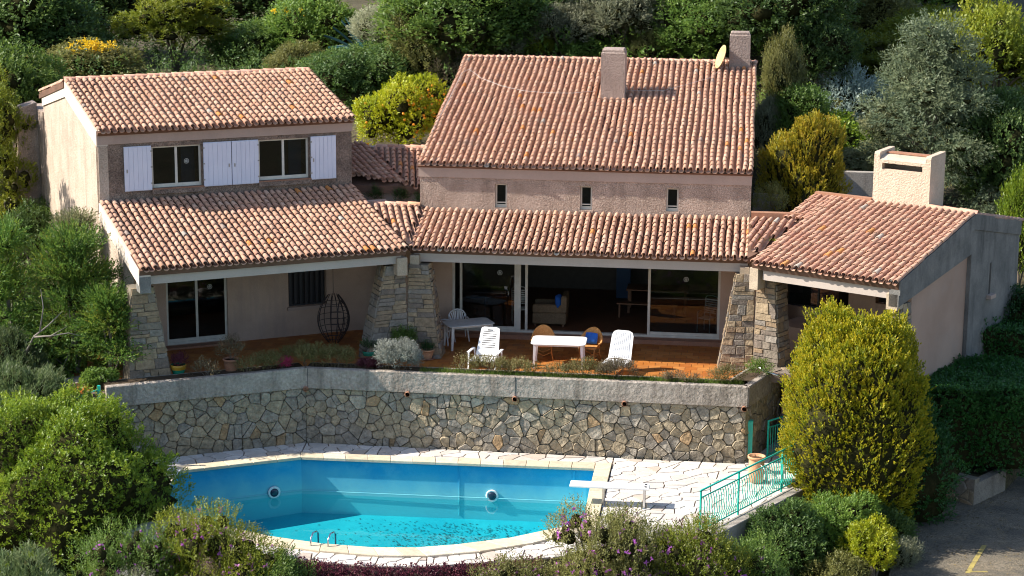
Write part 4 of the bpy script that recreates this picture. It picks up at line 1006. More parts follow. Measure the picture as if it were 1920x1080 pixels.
# walls round the parking
M['curb_shaded'] = surf('shaded_stained_curb', (.20, .17, .14), (.30, .26, .21), 1.4, .95, .8, 14, (.10, .08, .06), .8, True, .15)  # curb copy darkened in colour to stand in for shade; streaks are stains
pk = root('parking_wall', (16, -4, -3.6), 'curved low concrete wall with a stone flank below the clipped hedge', 'low wall')
def lowseg(a, b, za, zb, h, mat, stones=False):
    fr = Fr(a[0], a[1], math.degrees(math.atan2(b[1]-a[1], b[0]-a[0]))); Ls = math.hypot(b[0]-a[0], b[1]-a[1])
    MB(fr).wprism([(0, za-.6), (Ls, zb-.6), (Ls, zb+h), (0, za+h)], 0, .25).build('wall_core', M[mat], pk)
    if stones:
        for poly, A in cells([(0, za), (Ls, zb), (Ls, zb+h), (0, za+h)], .34, srnd, 1.2):
            q = inset(poly, .014)
            if len(q) < 3: continue
            vv, ff = slab_stone(rough_poly(q, srnd, .03), lambda x, y, d: fr.p(x, -d, y), -.04, srnd.uniform(.01, .04), .025, srnd, .012); MB().idx(vv, ff).build('stone', M['pstone'], pk)
lowseg((14.35, -4.0), (15.95, -5.15), -3.5, -3.53, .75, 'mortar', True)
lowseg((15.95, -5.15), (16.9, -3.9), -3.53, -3.48, .62, 'curb_shaded'); lowseg((16.9, -3.9), (17.6, -2.2), -3.48, -3.42, .62, 'curb_shaded'); lowseg((17.6, -2.2), (18.6, 1.0), -3.42, -3.3, .65, 'curb_shaded')
bank = MB(); bank.zprism([(14.4, -3.9), (15.95, -5.05), (16.95, -3.8), (17.65, -2.1), (18.7, 1.5), (14, 1.5)], -4, -2.95); bank.build('hedge_bank', M['ground'], kind='structure')
# retaining wall behind the right wing
MB().box(11.3, 6.2, .5, 15.5, 6.5, 3.62).build('garden_wall', M['curb'], loc=(13, 6.3, .5), label='shaded grey garden wall behind the right wing beside its big chimney', cat='wall')
MB().box(9.8, 2.4, .5, 11.4, 2.6, 3.5).build('garden_wall', M['curb'], loc=(10.6, 2.5, .5), label='low dark wall between the central block and the small yellow conifer', cat='wall')
MB().hexa([(-9.8, -7.7, -1.2), (-7.3, -7.0, -1.2), (-7.5, -6.2, -1.2), (-9.6, -6.8, -1.2)], [(-9.8, -7.7, -.62), (-7.3, -7.0, -.45), (-7.5, -6.2, -.45), (-9.6, -6.8, -.62)]).build('stone_bench', M['curb'], loc=(-8.5, -7, -1.2), label='pale concrete slab under the juniper left of the terrace', cat='slab')
# ------------------------------------------------------------------ terrace furniture
def rrect(hx, hy, r, n=5):
    out = []
    for cx, cy, a0 in ((hx-r, hy-r, 0), (-hx+r, hy-r, PI/2), (-hx+r, -hy+r, PI), (hx-r, -hy+r, 1.5*PI)):
        for k in range(n+1):
            a = a0+PI/2*k/n; out.append((cx+r*math.cos(a), cy+r*math.sin(a)))
    return out
def bevel_slab(mb, pts, z0, z1, b=.012):
    n = len(pts); sh = lambda k: [(x*k, y*k) for x, y in pts]; k = .985
    rings = [[(x, y, z0) for x, y in sh(k)], [(x, y, z0+b) for x, y in pts], [(x, y, z1-b) for x, y in pts], [(x, y, z1) for x, y in sh(k)]]
    f = [tuple(range(n))[::-1], tuple(3*n+q for q in range(n))]
    for r in range(3):
        for q in range(n): f.append((r*n+q, r*n+(q+1) % n, (r+1)*n+(q+1) % n, (r+1)*n+q))
    return mb.idx(sum(rings, []), f)
def resin_table(loc, rz, lx, ly, label, mat):
    r = lroot('garden_table', loc, label, 'table', rz)
    bevel_slab(MB(), rrect(lx/2, ly/2, .16), .70, .73).build('table_top', mat, r)
    a = MB()
    for s in (-1, 1): a.box(-lx/2+.18, s*(ly/2-.07)-.01, .655, lx/2-.18, s*(ly/2-.07)+.01, .70).box(s*(lx/2-.08)-.01, -ly/2+.16, .655, s*(lx/2-.08)+.01, ly/2-.16, .70)
    a.build('apron', mat, r)
    for sx in (-1, 1):
        for sy in (-1, 1):
            x, y = sx*(lx/2-.12), sy*(ly/2-.11); X, Y = x+sx*.03, y+sy*.02
            MB().hexa([(X-.028, Y-.028, 0), (X+.028, Y-.028, 0), (X+.028, Y+.028, 0), (X-.028, Y+.028, 0)], [(x-.042, y-.042, .70), (x+.042, y-.042, .70), (x+.042, y+.042, .70), (x-.042, y+.042, .70)]).build('leg', mat, r)
    return r
resin_table((4.52, -3.1, FZ), .03, 1.55, 1.0, 'sunlit white resin garden table in front of the open doorway', M['white'])
resin_table((1.68, -1.35, FZ), math.radians(28), 1.42, .86, 'grey looking resin table in the shade beside the central stone pillar', M['cream'])
def monoblock(loc, rz, label):
    r = lroot('garden_chair', loc, label, 'chair', rz, 'white resin chairs by the shaded table')
    m = M['white']
    bevel_slab(MB(), rrect(.22, .22, .07), .40, .425).build('seat', m, r)
    b = MB(); n = 9
    for k in range(n):      # fan back: splayed slats
        t = (k-(n-1)/2)/((n-1)/2); x0, x1 = t*.12, t*.235; h = .84-.13*t*t
        b.hexa([(x0-.012, .2, .44), (x0+.012, .2, .44), (x0+.012, .22, .44), (x0-.012, .22, .44)], [(x1-.016, .285, h), (x1+.016, .285, h), (x1+.016, .305, h), (x1-.016, .305, h)])
    b.build('backrest', m, r)
    MB().tube([(-.25, .21, .55), (-.255, .28, .70), (-.19, .3, .80), (-.1, .3, .85), (0, .3, .87), (.1, .3, .85), (.19, .3, .80), (.255, .28, .70), (.25, .21, .55)], .02, 6).build('top_rail', m, r, smooth=True)
    for s in (-1, 1):
        MB().tube([(s*.25, .24, .62), (s*.275, .1, .655), (s*.275, -.14, .65), (s*.26, -.22, .60), (s*.255, -.24, .40)], .022, 6).build('armrest', m, r, smooth=True)
        for sy in (-1, 1): MB().tube([(s*.21, sy*.19, .41), (s*.26, sy*.25, 0)], [.03, .02], 5).build('leg', m, r)
    return r
c1 = monoblock((1.3, -.62, FZ), math.radians(20), 'white fan backed resin chair tucked behind the shaded grey table')
copy_tree(c1, (.92, -1.1, FZ), math.radians(75), 'white fan backed resin chair half hidden by the central stone pillar')
def recliner(loc, rz, label, recl, vert):
    r = lroot('recliner', loc, label, 'lounge chair', rz); m = M['white']
    sh = math.tan(recl)
    # back panel in local x (width), slope up and away
    def bp(x, t, d=0): return (x, .25+t*math.sin(recl)-d*math.cos(recl), .40+t*math.cos(recl)+d*math.sin(recl))
    H1 = .86; slots = [(.24+k*.07) for k in range(8)] if not vert else []
    mb = MB()
    hw = lambda t: .25-.05*(t/H1)
    def panel(t0, t1, x0=None, x1=None):
        a0, a1 = (-hw(t0), hw(t0)) if x0 is None else (x0, x1); b0, b1 = (-hw(t1), hw(t1)) if x0 is None else (x0, x1)
        mb.hexa([bp(a0, t0), bp(a1, t0), bp(b1, t1), bp(b0, t1)], [bp(a0, t0, .028), bp(a1, t0, .028), bp(b1, t1, .028), bp(b0, t1, .028)])
    if not vert:
        t = 0
        for s in slots:
            panel(t, s); 
            for sg in (-1, 1):
                e0, e1 = (sg*.15, sg*(hw(s)))
                lo, hi = min(e0, e1), max(e0, e1)
                panel(s, s+.022, lo, hi)
            t = s+.022
        panel(t, .77); 
        for sg in (-1, 1): panel(.77, .81, min(sg*.06, sg*.2), max(sg*.06, sg*.2))
        a = [(-.205, .81), (.205, .81), (.19, .855), (.14, .885), (-.14, .885), (-.19, .855)]
        mb.hexa([bp(x, t) for x, t in a], [bp(x, t, .028) for x, t in a])
    else:
        a = [(-.25, 0), (.25, 0), (.235, .72), (.2, .83), (.12, .88), (-.12, .88), (-.2, .83), (-.235, .72)]
        mb.hexa([bp(x, t) for x, t in a], [bp(x, t, .02) for x, t in a])
    mb.build('backrest', m, r)
    if vert:
        for k in range(9):
            x = -.18+k*.045; MB().hexa([bp(x-.013, .04, .02), bp(x+.013, .04, .02), bp(x*.85+.01, .82, .02), bp(x*.85-.01, .82, .02)], [bp(x-.009, .05, .034), bp(x+.009, .05, .034), bp(x*.85+.007, .81, .034), bp(x*.85-.007, .81, .034)]).build('rib', m, r)
    s = MB()
    for k in range(6): s.cbox(-.25, .22-.09*(k+1)+.012, .36, .25, .22-.09*k, .39, .006)
    s.cbox(-.27, -.34, .33, -.24, .26, .40, .006).cbox(.24, -.34, .33, .27, .26, .40, .006); s.build('seat', m, r)
    r.scale = (1.32, 1.08, .90)
    for sg in ((-1, 1) if not vert else ()):
        MB().cbox(sg*.315-.035, -.2, .60, sg*.315+.035, .32, .625, .008).build('armrest', m, r)
        MB().tube([(sg*.3, .3, .61), (sg*.28, .42, .0)], [.022, .018], 5).build('leg', m, r); MB().tube([(sg*.31, -.19, .61), (sg*.3, -.22, .3), (sg*.28, -.36, 0)], [.022, .02, .018], 5).build('leg', m, r)
    return r
recliner((2.52, -3.95, FZ), math.radians(-8), 'white slatted resin recliner facing the pool beside the silver bush', math.radians(24), False)
recliner((6.2, -3.75, FZ), math.radians(-12), 'white ribbed recliner standing right of the sunlit table', math.radians(22), True)
def tubarc(pts, r, par, name, mat, n=6): return MB().tube(pts, r, n).build(name, mat, par, smooth=True)
def wicker_chair(loc, rz, label):
    r = lroot('wicker_armchair', loc, label, 'armchair', rz, 'orange wicker armchairs behind the white table'); m = M['wicker']
    bevel_slab(MB(), rrect(.26, .25, .1), .38, .43).build('seat', m, r)
    # wrapped shell back
    mb = MB(); n = 18; rows = 7; P = []
    for j in range(rows+1):
        v = j/rows
        for i in range(n+1):
            a = math.radians(-20)+math.radians(220)*i/n; top = .52+.36*max(0, math.sin((a)))**1.3
            z = .42+(top-.42)*v; rr = .29+.05*v; P.append((rr*math.cos(a), rr*.92*math.sin(a)+.0+.04*v, z))
    fs = []
    for j in range(rows):
        for i in range(n): k = j*(n+1)+i; fs.append((k, k+1, k+n+2, k+n+1))
    mb.idx(P, fs); i0 = len(mb.v); mb.idx([(x*.93, y*.93, z) for x, y, z in P], [f[::-1] for f in fs])
    mb.build('woven_shell', m, r, smooth=True)
    rim = [(P[rows*(n+1)+i][0], P[rows*(n+1)+i][1], P[rows*(n+1)+i][2]) for i in range(n+1)]; tubarc(rim, .026, r, 'rim', m)
    for sx, sy in ((-1, -1), (1, -1), (-1, 1), (1, 1)):
        tubarc([(sx*.23, sy*.2, .4), (sx*.22, sy*.2, .2), (sx*.27, sy*.26, 0)], [.02, .018, .016], r, 'leg', m)
    for sg in (-1, 1):
        tubarc([(sg*.22, -.2, .22), (0, -.2, .12), (-sg*.22, -.2, .22)] if sg > 0 else [(-.22, .2, .22), (0, .2, .12), (.22, .2, .22)], .011, r, 'stretcher', m); tubarc([(sg*.22, -.2, .2), (sg*.2, 0, .12), (sg*.22, .2, .2)], .011, r, 'stretcher', m)
    return r
w1 = wicker_chair((4.0, -2.35, FZ), math.radians(8), 'orange wicker armchair behind the left end of the white table')
copy_tree(w1, (5.32, -2.4, FZ), math.radians(-18), 'orange wicker armchair holding a blue cushion behind the white table')
def pillow(name, loc, rx, rz, sx, sy, sz, mat, label):
    mb = MB(); n = 9; P = []
    for j in range(n):
        for i in range(n):
            u, v = i/(n-1)*2-1, j/(n-1)*2-1; h = sz*(1-u**4)*(1-v**4)**1; P.append((u*sx*(1-.08*v*v), v*sy*(1-.08*u*u), h))
    f = [(j*n+i, j*n+i+1, (j+1)*n+i+1, (j+1)*n+i) for j in range(n-1) for i in range(n-1)]
    mb.idx(P, f); mb.idx([(x, y, -z) for x, y, z in P], [q[::-1] for q in f])
    Mx = Matrix.Rotation(rz, 4, 'Z') @ Matrix.Rotation(rx, 4, 'X'); mb.xf(Mx); mb.v = [(v[0]+loc[0], v[1]+loc[1], v[2]+loc[2]) for v in mb.v]
    return mb.build(name, mat, smooth=True, loc=loc, label=label, cat='cushion')
pillow('cushion', (5.36, -2.28, FZ+.62), math.radians(75), math.radians(-18), .19, .16, .06, M['blue'], 'bright blue patterned cushion on the right wicker armchair')
# pots and their plants come with the vegetation; here the hanging egg chair
hc = LW.p(-1.48, 2.05, 0); egg = lroot('hanging_chair', (hc[0], hc[1], -.42), 'dark rattan egg shaped hanging chair in front of the barred window', 'hanging chair', LW.a)
md = M['rattan'] if 'rattan' in M else plain('dark_rattan', (.035, .022, .02), .55)
def eggp(a, t):      # a around, t bottom to top
    r = .50*math.sin(PI*(.06+.86*t))**.75*(1-.12*t); return (r*math.cos(a), r*.85*math.sin(a), 1.42*t)
rear = [math.radians(k) for k in range(30, 331, 25)]
for i, a in enumerate(rear):
    a2 = a+math.radians(-90+0)+math.radians(-55)
    tubarc([eggp(a2, t) for t in np.linspace(0, 1, 12)] , .012, egg, 'rib', md, 5)
for t in (.1, .2, .32, .44, .56, .7, .84):
    aa = np.linspace(math.radians(30-145), math.radians(330-145), 16) if t > .22 else np.linspace(0, 2*PI, 20); tubarc([eggp(a, t) for a in aa], .009, egg, 'hoop', md, 5)
op = []
for k in range(25):
    q = 2*PI*k/24; a = math.radians(-90-55+90)*0+math.radians(-60)+.55*math.cos(q)*1.0; op.append(eggp(a, .56+.33*math.sin(q)))
tubarc(op, .017, egg, 'opening_rim', md)
tubarc([(0, 0, 1.40), (0, 0, 1.75), (0, 0, 3.1)], .008, egg, 'chain', M['darkmetal'])
# ------------------------------------------------------------------ things in the living room
IZ = -.47
def block_sofa(x, y):
    r = root('wicker_sofa', (x, y, IZ), 'pale wicker armchair with blue cushion inside the open doorway', 'armchair'); m = M['wicker_grey']
    MB().cbox(x-.5, y-.42, IZ+.07, x+.5, y+.42, IZ+.42, .03).build('base', m, r); MB().cbox(x+.36, y-.42, IZ+.42, x+.52, y+.42, IZ+.95, .04).build('backrest', m, r)
    for s in (-1, 1): MB().cbox(x-.5, y+s*.36-.07, IZ+.42, x+.36, y+s*.36+.07, IZ+.68, .03).build('armrest', m, r)
    MB().cbox(x-.46, y-.28, IZ+.42, x+.36, y+.28, IZ+.52, .04).build('seat_cushion', M['wicker_grey'], r)
    for sx in (-.42, .42):
        for sy in (-.34, .34): MB().box(x+sx-.03, y+sy-.03, IZ, x+sx+.03, y+sy+.03, IZ+.07).build('foot', M['wood'], r)
block_sofa(3.82, 1.3)
pillow('cushion', (4.1, 1.0, IZ+.78), math.radians(80), math.radians(70), .2, .2, .08, M['blue'], 'blue scatter cushion on the pale wicker armchair indoors')
def plank_table(name, x0, x1, y, w, h, leg, label, cat, mat='wood'):
    r = root(name, ((x0+x1)/2, y, IZ), label, cat); MB().cbox(x0, y-w/2, IZ+h-.04, x1, y+w/2, IZ+h, .006).build('top', M[mat], r)
    for x in (x0+.08, x1-.08):
        for s in (-1, 1): MB().cbox(x-leg, y+s*(w/2-.06)-leg, IZ, x+leg, y+s*(w/2-.06)+leg, IZ+h-.04, .004).build('leg', M[mat], r)
plank_table('dining_table', 6.0, 7.9, 3.4, .85, .76, .035, 'reddish wooden table inside the dark living room', 'table'); plank_table('bench', 5.75, 7.6, 2.5, .3, .46, .022, 'narrow wooden bench in front of the indoor table', 'bench')
bt = root('covered_table', (1.85, 1.4, IZ), 'navy topped garden table behind the left glass door', 'table')
mb = MB(); bevel_slab(mb, rrect(.68, .5, .12), 0, .035); mb.xf(Matrix.Translation((1.8, 1.4, IZ+.82)) @ Matrix.Rotation(.35, 4, 'Z')); mb.build('table_top', M['navy'], bt)
MB().tube([(1.8, 1.4, IZ+.05), (1.8, 1.4, IZ+.82)], .035, 8).build('pedestal', M['darkmetal'], bt)
for k in range(4): MB().tube([(1.8, 1.4, IZ+.12), (1.8+.35*math.cos(k*PI/2+.7), 1.4+.35*math.sin(k*PI/2+.7), IZ+.02)], .022, 6).build('foot', M['darkmetal'], bt)
def slat_chair(x, y, label, mat, rz=0):
    r = lroot('slatted_chair', (x, y, IZ), label, 'chair', rz); m = mat
    for s in (-1, 1):
        MB().tube([(s*.21, .22, 0), (s*.21, .2, .45), (s*.21, .28, .98), (s*.17, .29, 1.03)], .016, 6).build('upright', m, r, smooth=True); MB().tube([(s*.21, -.2, 0), (s*.21, -.18, .62), (s*.21, .22, .64)], .016, 6).build('arm_frame', m, r, smooth=True)
    MB().tube([(-.17, .29, 1.03), (0, .295, 1.06), (.17, .29, 1.03)], .016, 6).build('top_rail', m, r, smooth=True)
    for k in range(7): MB().cbox(-.19, .215+k*.01, .52+k*.065, .19, .228+k*.01, .56+k*.065, .003).build('slat', m, r)
    MB().cbox(-.2, -.2, .42, .2, .22, .445, .006).build('seat', m, r)
slat_chair(2.86, 1.3, 'pale slatted metal chair behind the left glass door', M['frame'], .2); slat_chair(8.55, .95, 'white folding slatted chair indoors at the right end', M['white'], -.5)
sh_ = MB().cbox(5.55, 5.0, IZ, 6.0, 5.3, IZ+1.9, .01); sh_.build('shelf_unit', M['navy'], loc=(5.7, 5.1, IZ), label='tall blue shutter panel standing deep inside the room', cat='panel')
# ------------------------------------------------------------------ on the roof
def dish():
    c = Vector((8.6, 8.55, 6.95)); r = root('satellite_dish', (8.7, 8.8, 6.5), 'rust stained cream satellite dish beside the ridge chimney', 'satellite dish')
    d = Vector((-.90, -.27, .33)).normalized(); R = d.to_track_quat('Z', 'Y').to_matrix().to_4x4(); R.translation = c
    prof = [(.001, -.07), (.12, -.062), (.24, -.04), (.34, -.008), (.40, .02), (.405, .01), (.34, -.025), (.24, -.056), (.12, -.078), (.001, -.086)]
    MB().lathe(prof, n=28, cap=False).xf(R).build('reflector', M['dish'], r, smooth=True)
    MB().tube([c-d*.08, c-d*.2+Vector((.1, .1, 0)), Vector((8.9, 8.95, 6.95))], .02, 6).build('bracket', M['steel'], r); MB().tube([c-Vector((0, 0, .36)), c+d*.42-Vector((0, 0, .28))], .01, 5).build('feed_arm', M['steel'], r)
    MB().tube([Vector((8.72, 8.9, 6.45)), Vector((8.72, 8.9, 7.0))], .018, 6).build('mast', M['steel'], r)
dish()
cab = [(.05, 2.0, 5.14), (.14, 5.2, 5.86), (.17, 7.5, 6.36), (.35, 7.85, 6.45), (.6, 7.5, 6.37), (.85, 7.05, 6.27), (1.64, 6.33, 6.11), (2.38, 5.92, 6.02), (3.08, 5.77, 5.99), (3.93, 5.79, 5.99), (4.72, 6.05, 6.05)]
MB().tube(cab, .011, 5).build('roof_cable', M['cable'], smooth=True, loc=(2, 6, 6), label='pale cable sagging across the upper tiles left of the chimney', cat='cable')
MB().tube([(5.7, 6.15, 6.07), (6.87, 6.2, 6.09), (7.44, 6.72, 6.2), (8.27, 7.5, 6.37), (8.6, 8.3, 6.55), (8.7, 8.7, 6.62)], .008, 5).build('roof_cable', M['cable'], smooth=True, loc=(7, 6.5, 6.1), label='thin pale cable from chimney up to the satellite dish', cat='cable')
# deck pot and lounger
def pot(x, y, z, R, Hh, mat, label, name='plant_pot', saucer=False, rimmat=None, prof=None):
    r = root(name, (x, y, z), label, 'pot')
    prof = prof or [(R*.62, 0), (R*.7, Hh*.1), (R*.95, Hh*.6), (R, Hh*.86), (R*1.1, Hh*.88), (R*1.12, Hh), (R*.98, Hh), (R*.92, Hh*.9)]
    MB().lathe(prof, (x, y, z+(.02 if saucer else 0)), 24).build('body', mat, r, smooth=True)
    if rimmat: MB().lathe([(R*1.02, Hh*.62), (R*1.125, Hh*.86), (R*1.13, Hh+.006), (R*1.0, Hh+.006)], (x, y, z+(.02 if saucer else 0)), 24, False).build('glazed_rim', rimmat, r, smooth=True)
    MB().lathe([(.001, Hh*.9), (R*.93, Hh*.9)], (x, y, z), 20, False).build('earth', M['soil'], r)
    if saucer: MB().lathe([(R*.9, 0), (R*1.15, .015), (R*1.18, .04), (R*1.1, .04), (R*1.0, .02)], (x, y, z), 24).build('saucer', M['terra_dark'], r, smooth=True)
    return r
pot(10.12, -7.05, DZ, .2, .72, M['terracotta'], 'tall plain terracotta jar on the pool deck behind the green railing', prof=[(.15, 0), (.19, .04), (.205, .3), (.205, .62), (.2, .64), (.235, .66), (.24, .72), (.2, .72), (.18, .6)])
pot(.75, -2.98, FZ, .17, .27, M['terracotta'], 'round terracotta pot on a saucer right of the central pillar foot', saucer=True)
pot(.12, -3.15, FZ, .22, .42, M['terracotta'], 'large terracotta pot with green glazed rim before the central pillar', rimmat=M['greenglaze'])
pot(-.85, -3.45, FZ, .17, .3, M['terra_dark'], 'dark pot left of the central stone pillar foot', rimmat=M['greenglaze'])
pot(-5.62, -6.15, -.5, .2, .33, M['greenglaze'], 'green and ochre glazed pot beside the left stone pillar', rimmat=M['yellowglaze'])
pot(-4.25, -5.75, -.5, .2, .45, M['terra_dark'], 'weathered tall pot with a straggly plant on the left terrace')
lg = lroot('resin_lounger', (10.95, -7.1, DZ), 'off white perforated resin lounger lying behind the green railing', 'lounger', math.radians(15))
mb = MB(); 
for k, (x0, x1, z0, z1) in enumerate(((-.75, -.35, .55, .28), (-.35, .55, .28, .28), (.55, .95, .28, .22))):
    for i in range(3 if k != 1 else 6):
        n = 3 if k != 1 else 6; a, b = x0+(x1-x0)*i/n+.012, x0+(x1-x0)*(i+1)/n; za, zb = z0+(z1-z0)*i/n, z0+(z1-z0)*(i+1)/n
        mb.hexa([(a, -.29, za-.03), (b, -.29, zb-.03), (b, .29, zb-.03), (a, .29, za-.03)], [(a, -.29, za), (b, -.29, zb), (b, .29, zb), (a, .29, za)])
mb.build('bed', M['cream'], lg)
for s in (-1, 1):
    MB().cbox(-.6, s*.3-.03, .2, .9, s*.3+.03, .27, .01).build('side_rail', M['cream'], lg)
    for x in (-.5, .75): MB().cbox(x-.03, s*.3-.03, 0, x+.03, s*.3+.03, .2, .006).build('leg', M['cream'], lg)
# ------------------------------------------------------------------ vegetation
def unit(v): return v/np.maximum(np.linalg.norm(v, axis=-1, keepdims=True), 1e-9)
def crown_mesh(name, mat, seed, W, D, Hh, lumps=26, lump_r=.3, sprigs=2200, leaves=8, ll=.08, lw=.035, sl=.16, up=.4, spread=1., shape='round', flat=1., droop=0., tone=(0, 1), fold=.3, mat_idx=None, tip_tone=0., extra=None, low=0., core=.5, bumpy=1., bump_size=1.):
    g = np.random.default_rng(seed)
    n = lumps; shell = shape.startswith('shell')
    if shell:
        kf = g.normal(size=(14, 3))*np.concatenate([np.full(7, 1.6), np.full(7, 4.2)])[:, None]/bump_size; ph = g.uniform(0, 2*PI, 14); am = np.concatenate([np.full(7, .05), np.full(7, .032)])*bumpy
        def prof(z):
            if shape == 'shell_egg': return np.where(z > .42, np.clip(1-(np.abs(z-.42)/.58)**2.4, 0, 1)**.5, 1-.38*(np.clip(.42-z, 0, 1)/.42)**1.5)
            if shape == 'shell_box': return np.clip(1-np.abs(2*z-1)**9, 0, 1)**(1/9)
            q = .16+.84*z; return np.sqrt(np.clip(1-np.abs(2*q-1)**2.3, 0, 1))
        def point(a, z, k=1.):
            sq = (np.abs(np.cos(a))**7+np.abs(np.sin(a))**7)**(-1/7) if shape == 'shell_box' else 1.
            rr = prof(z)*sq; q = np.stack([rr*np.cos(a)*W/2, rr*np.sin(a)*D/2, z*Hh], -1)
            ctr = np.array([0, 0, Hh*.42]); nz = (np.sin(q @ kf.T+ph)*am).sum(-1); return ctr+(q-ctr)*((1+nz)*k)[..., None], nz
        M_ = sprigs*3; top = g.random(M_) < .42; z = np.where(top, 1-g.random(M_)**2*.35, g.random(M_)); a = g.uniform(0, 2*PI, M_)
        kk = g.uniform(.9, 1.04, M_); p, nz = point(a, z, kk); p2, _ = point(a+.02, z, kk); p3, _ = point(a, np.clip(z-.012, 0, 1), kk); dd = np.cross(p2-p, p-p3); dd = unit(dd); sgn = np.sign((dd*(p-np.array([0, 0, Hh*.42]))).sum(1)); dd = dd*sgn[:, None]
        if shape == 'shell_box':
            fl = g.random(M_) < .3; fl &= True; u = g.uniform(-.97, .97, (M_, 2)); pt = np.stack([u[:, 0]*W/2, u[:, 1]*D/2, Hh*(.985+.02*np.sin(u[:, 0]*7)*np.sin(u[:, 1]*6))], 1); p[fl] = pt[fl]; dd[fl] = (0, 0, 1)
        sz = (np.sin(p @ (g.normal(size=(6, 3))*3.2/bump_size).T+g.uniform(0, 6, 6))).sum(1); keep = (sz > -3.9+g.normal(0, .6, M_)) & (p[:, 2] > low)
        idx = np.nonzero(keep)[0][:sprigs]; p, dd = p[idx], dd[idx]; m = len(p); lt = g.random(max(n, 60)); k = (np.floor(p @ np.array([1.7, 2.3, 1.9])*1.3/bump_size).astype(int)) % len(lt)
        c = p[g.integers(0, m, n)]*.9; r = np.full(n, .12*min(W, D, Hh)); 
    elif shape == 'box':
        c = g.uniform(-1, 1, (n, 3)); ax = g.integers(0, 3, n); sg = np.where(g.random(n) < .5, -1, 1); sg[ax == 2] = 1; c[np.arange(n), ax] = sg*.9; c = c*np.array([W/2, D/2, Hh/2])*.86+np.array([0, 0, Hh/2]); r = np.full(n, lump_r*min(W, D, Hh)*.5)
    else:
        d = unit(g.normal(size=(n, 3))); d[:, 2] = np.abs(d[:, 2])*1.1-.35; d = unit(d); rad = g.uniform(.35, .8, n)[:, None]
        c = d*rad
        if shape == 'cone': z = g.random(n)**1.1; a = g.uniform(0, 2*PI, n); rr = (1-z*.93)*g.uniform(.4, .78, n); c = np.stack([rr*np.cos(a), rr*np.sin(a), z*2-1], 1)
        if shape == 'egg': z = g.random(n); a = g.uniform(0, 2*PI, n); rr = np.sqrt(np.clip(1-z**3.2, 0, 1))*(.66+.34*np.clip(z*3.2, 0, 1))*g.uniform(.66, .87, n); c = np.stack([rr*np.cos(a), rr*np.sin(a), z*2-1], 1)
        if shape == 'layers': z = g.random(n); a = g.uniform(0, 2*PI, n); rr = (1.05-z*.85)*g.uniform(.25, .85, n); c = np.stack([rr*np.cos(a), rr*np.sin(a), z*2-1-rr*.12], 1)
        if shape == 'column': z = g.random(n); a = g.uniform(0, 2*PI, n); rr = .75*np.sqrt(np.clip(1-(z*2-1)**4, .1, 1))*g.uniform(.3, 1, n); c = np.stack([rr*np.cos(a), rr*np.sin(a), z*2-1], 1)
        c = c*np.array([W/2, D/2, Hh/2])+np.array([0, 0, Hh/2]); r = lump_r*min(W, D, Hh)*.5*g.uniform(.65, 1.3, n)*(1.2 if shape == 'round' else 1)
    if not shell:
        w = r**2; k = g.choice(n, sprigs*2, p=w/w.sum()); dd = unit(g.normal(size=(sprigs*2, 3))+np.array([0, 0, .35])); sc3 = np.array([1, 1, flat])
        rad = g.uniform(.72, 1.08, sprigs*2)[:, None]; p = c[k]+dd*sc3*(r[k][:, None])*rad
        # keep the outer shell only
        keep = np.ones(len(p), bool)
        for j in range(n):
            q = (p-c[j])/sc3; keep &= ~((np.linalg.norm(q, axis=1) < r[j]*.68) & (k != j))
        keep &= p[:, 2] > low
        p, k, dd = p[keep][:sprigs], k[keep][:sprigs], dd[keep][:sprigs]; m = len(p); lt = g.random(n)
    out = unit(p-np.array([0, 0, Hh*.4])); ax = unit(dd*.6+out*.6+np.array([0, 0, up])+g.normal(0, .3, (m, 3)))
    ax[:, 2] -= droop*np.linalg.norm(out[:, :2], axis=1); ax = unit(ax)
    st = np.clip(lt[k]*.5+g.random(m)*.5, 0, 1)
    P = np.repeat(p, leaves, 0); A = np.repeat(ax, leaves, 0); N = m*leaves; t = np.tile(np.linspace(0, 1, leaves), m)
    perp = unit(np.cross(A, g.normal(size=(N, 3)))); dirv = unit(A*(1.15-spread*.5+t[:, None]*.5)+perp*spread)
    base = P+A*(t*sl)[:, None]+perp*.004; L = ll*g.uniform(.6, 1.25, N)*(1.1-.35*t); Wd = lw*g.uniform(.7, 1.2, N)
    side = unit(np.cross(dirv, A+g.normal(0, .25, (N, 3)))); nrm = np.cross(side, dirv)
    tip = base+dirv*L[:, None]; mid = base+dirv*(L*.5)[:, None]+nrm*(L*fold*.3)[:, None]
    V = np.empty((N, 4, 3)); V[:, 0] = base; V[:, 1] = mid+side*(Wd/2)[:, None]; V[:, 2] = tip; V[:, 3] = mid-side*(Wd/2)[:, None]
    T = np.clip(np.repeat(st, leaves)*.72+g.random(N)*.28+tip_tone*(t-.5), 0, .999)*(tone[1]-tone[0])+tone[0]
    V = V.reshape(-1, 3); V[:, 2] = np.maximum(V[:, 2], 0); F = np.arange(N*4); T = np.repeat(T, 4)
    # dark hulls standing in for inner shade: rough low lumps well inside the leaves
    na, nb_ = 8, 5; cv = []; cf = []; off = len(V)
    if shell:
        A_, Z_ = np.meshgrid(np.linspace(0, 2*PI, 28, endpoint=False), np.linspace(.02, .995, 16)); q, _ = point(A_.ravel(), Z_.ravel(), np.full(A_.size, .9)); cv = [tuple(x) for x in q]+[(0, 0, Hh*.86)]
        cf = [off+t for j in range(15) for a in range(28) for t in (j*28+a, j*28+(a+1) % 28, (j+1)*28+(a+1) % 28, (j+1)*28+a)]
        for a in range(0, 28, 2): cf += [off+15*28+a, off+15*28+(a+1) % 28, off+15*28+(a+2) % 28, off+16*28]
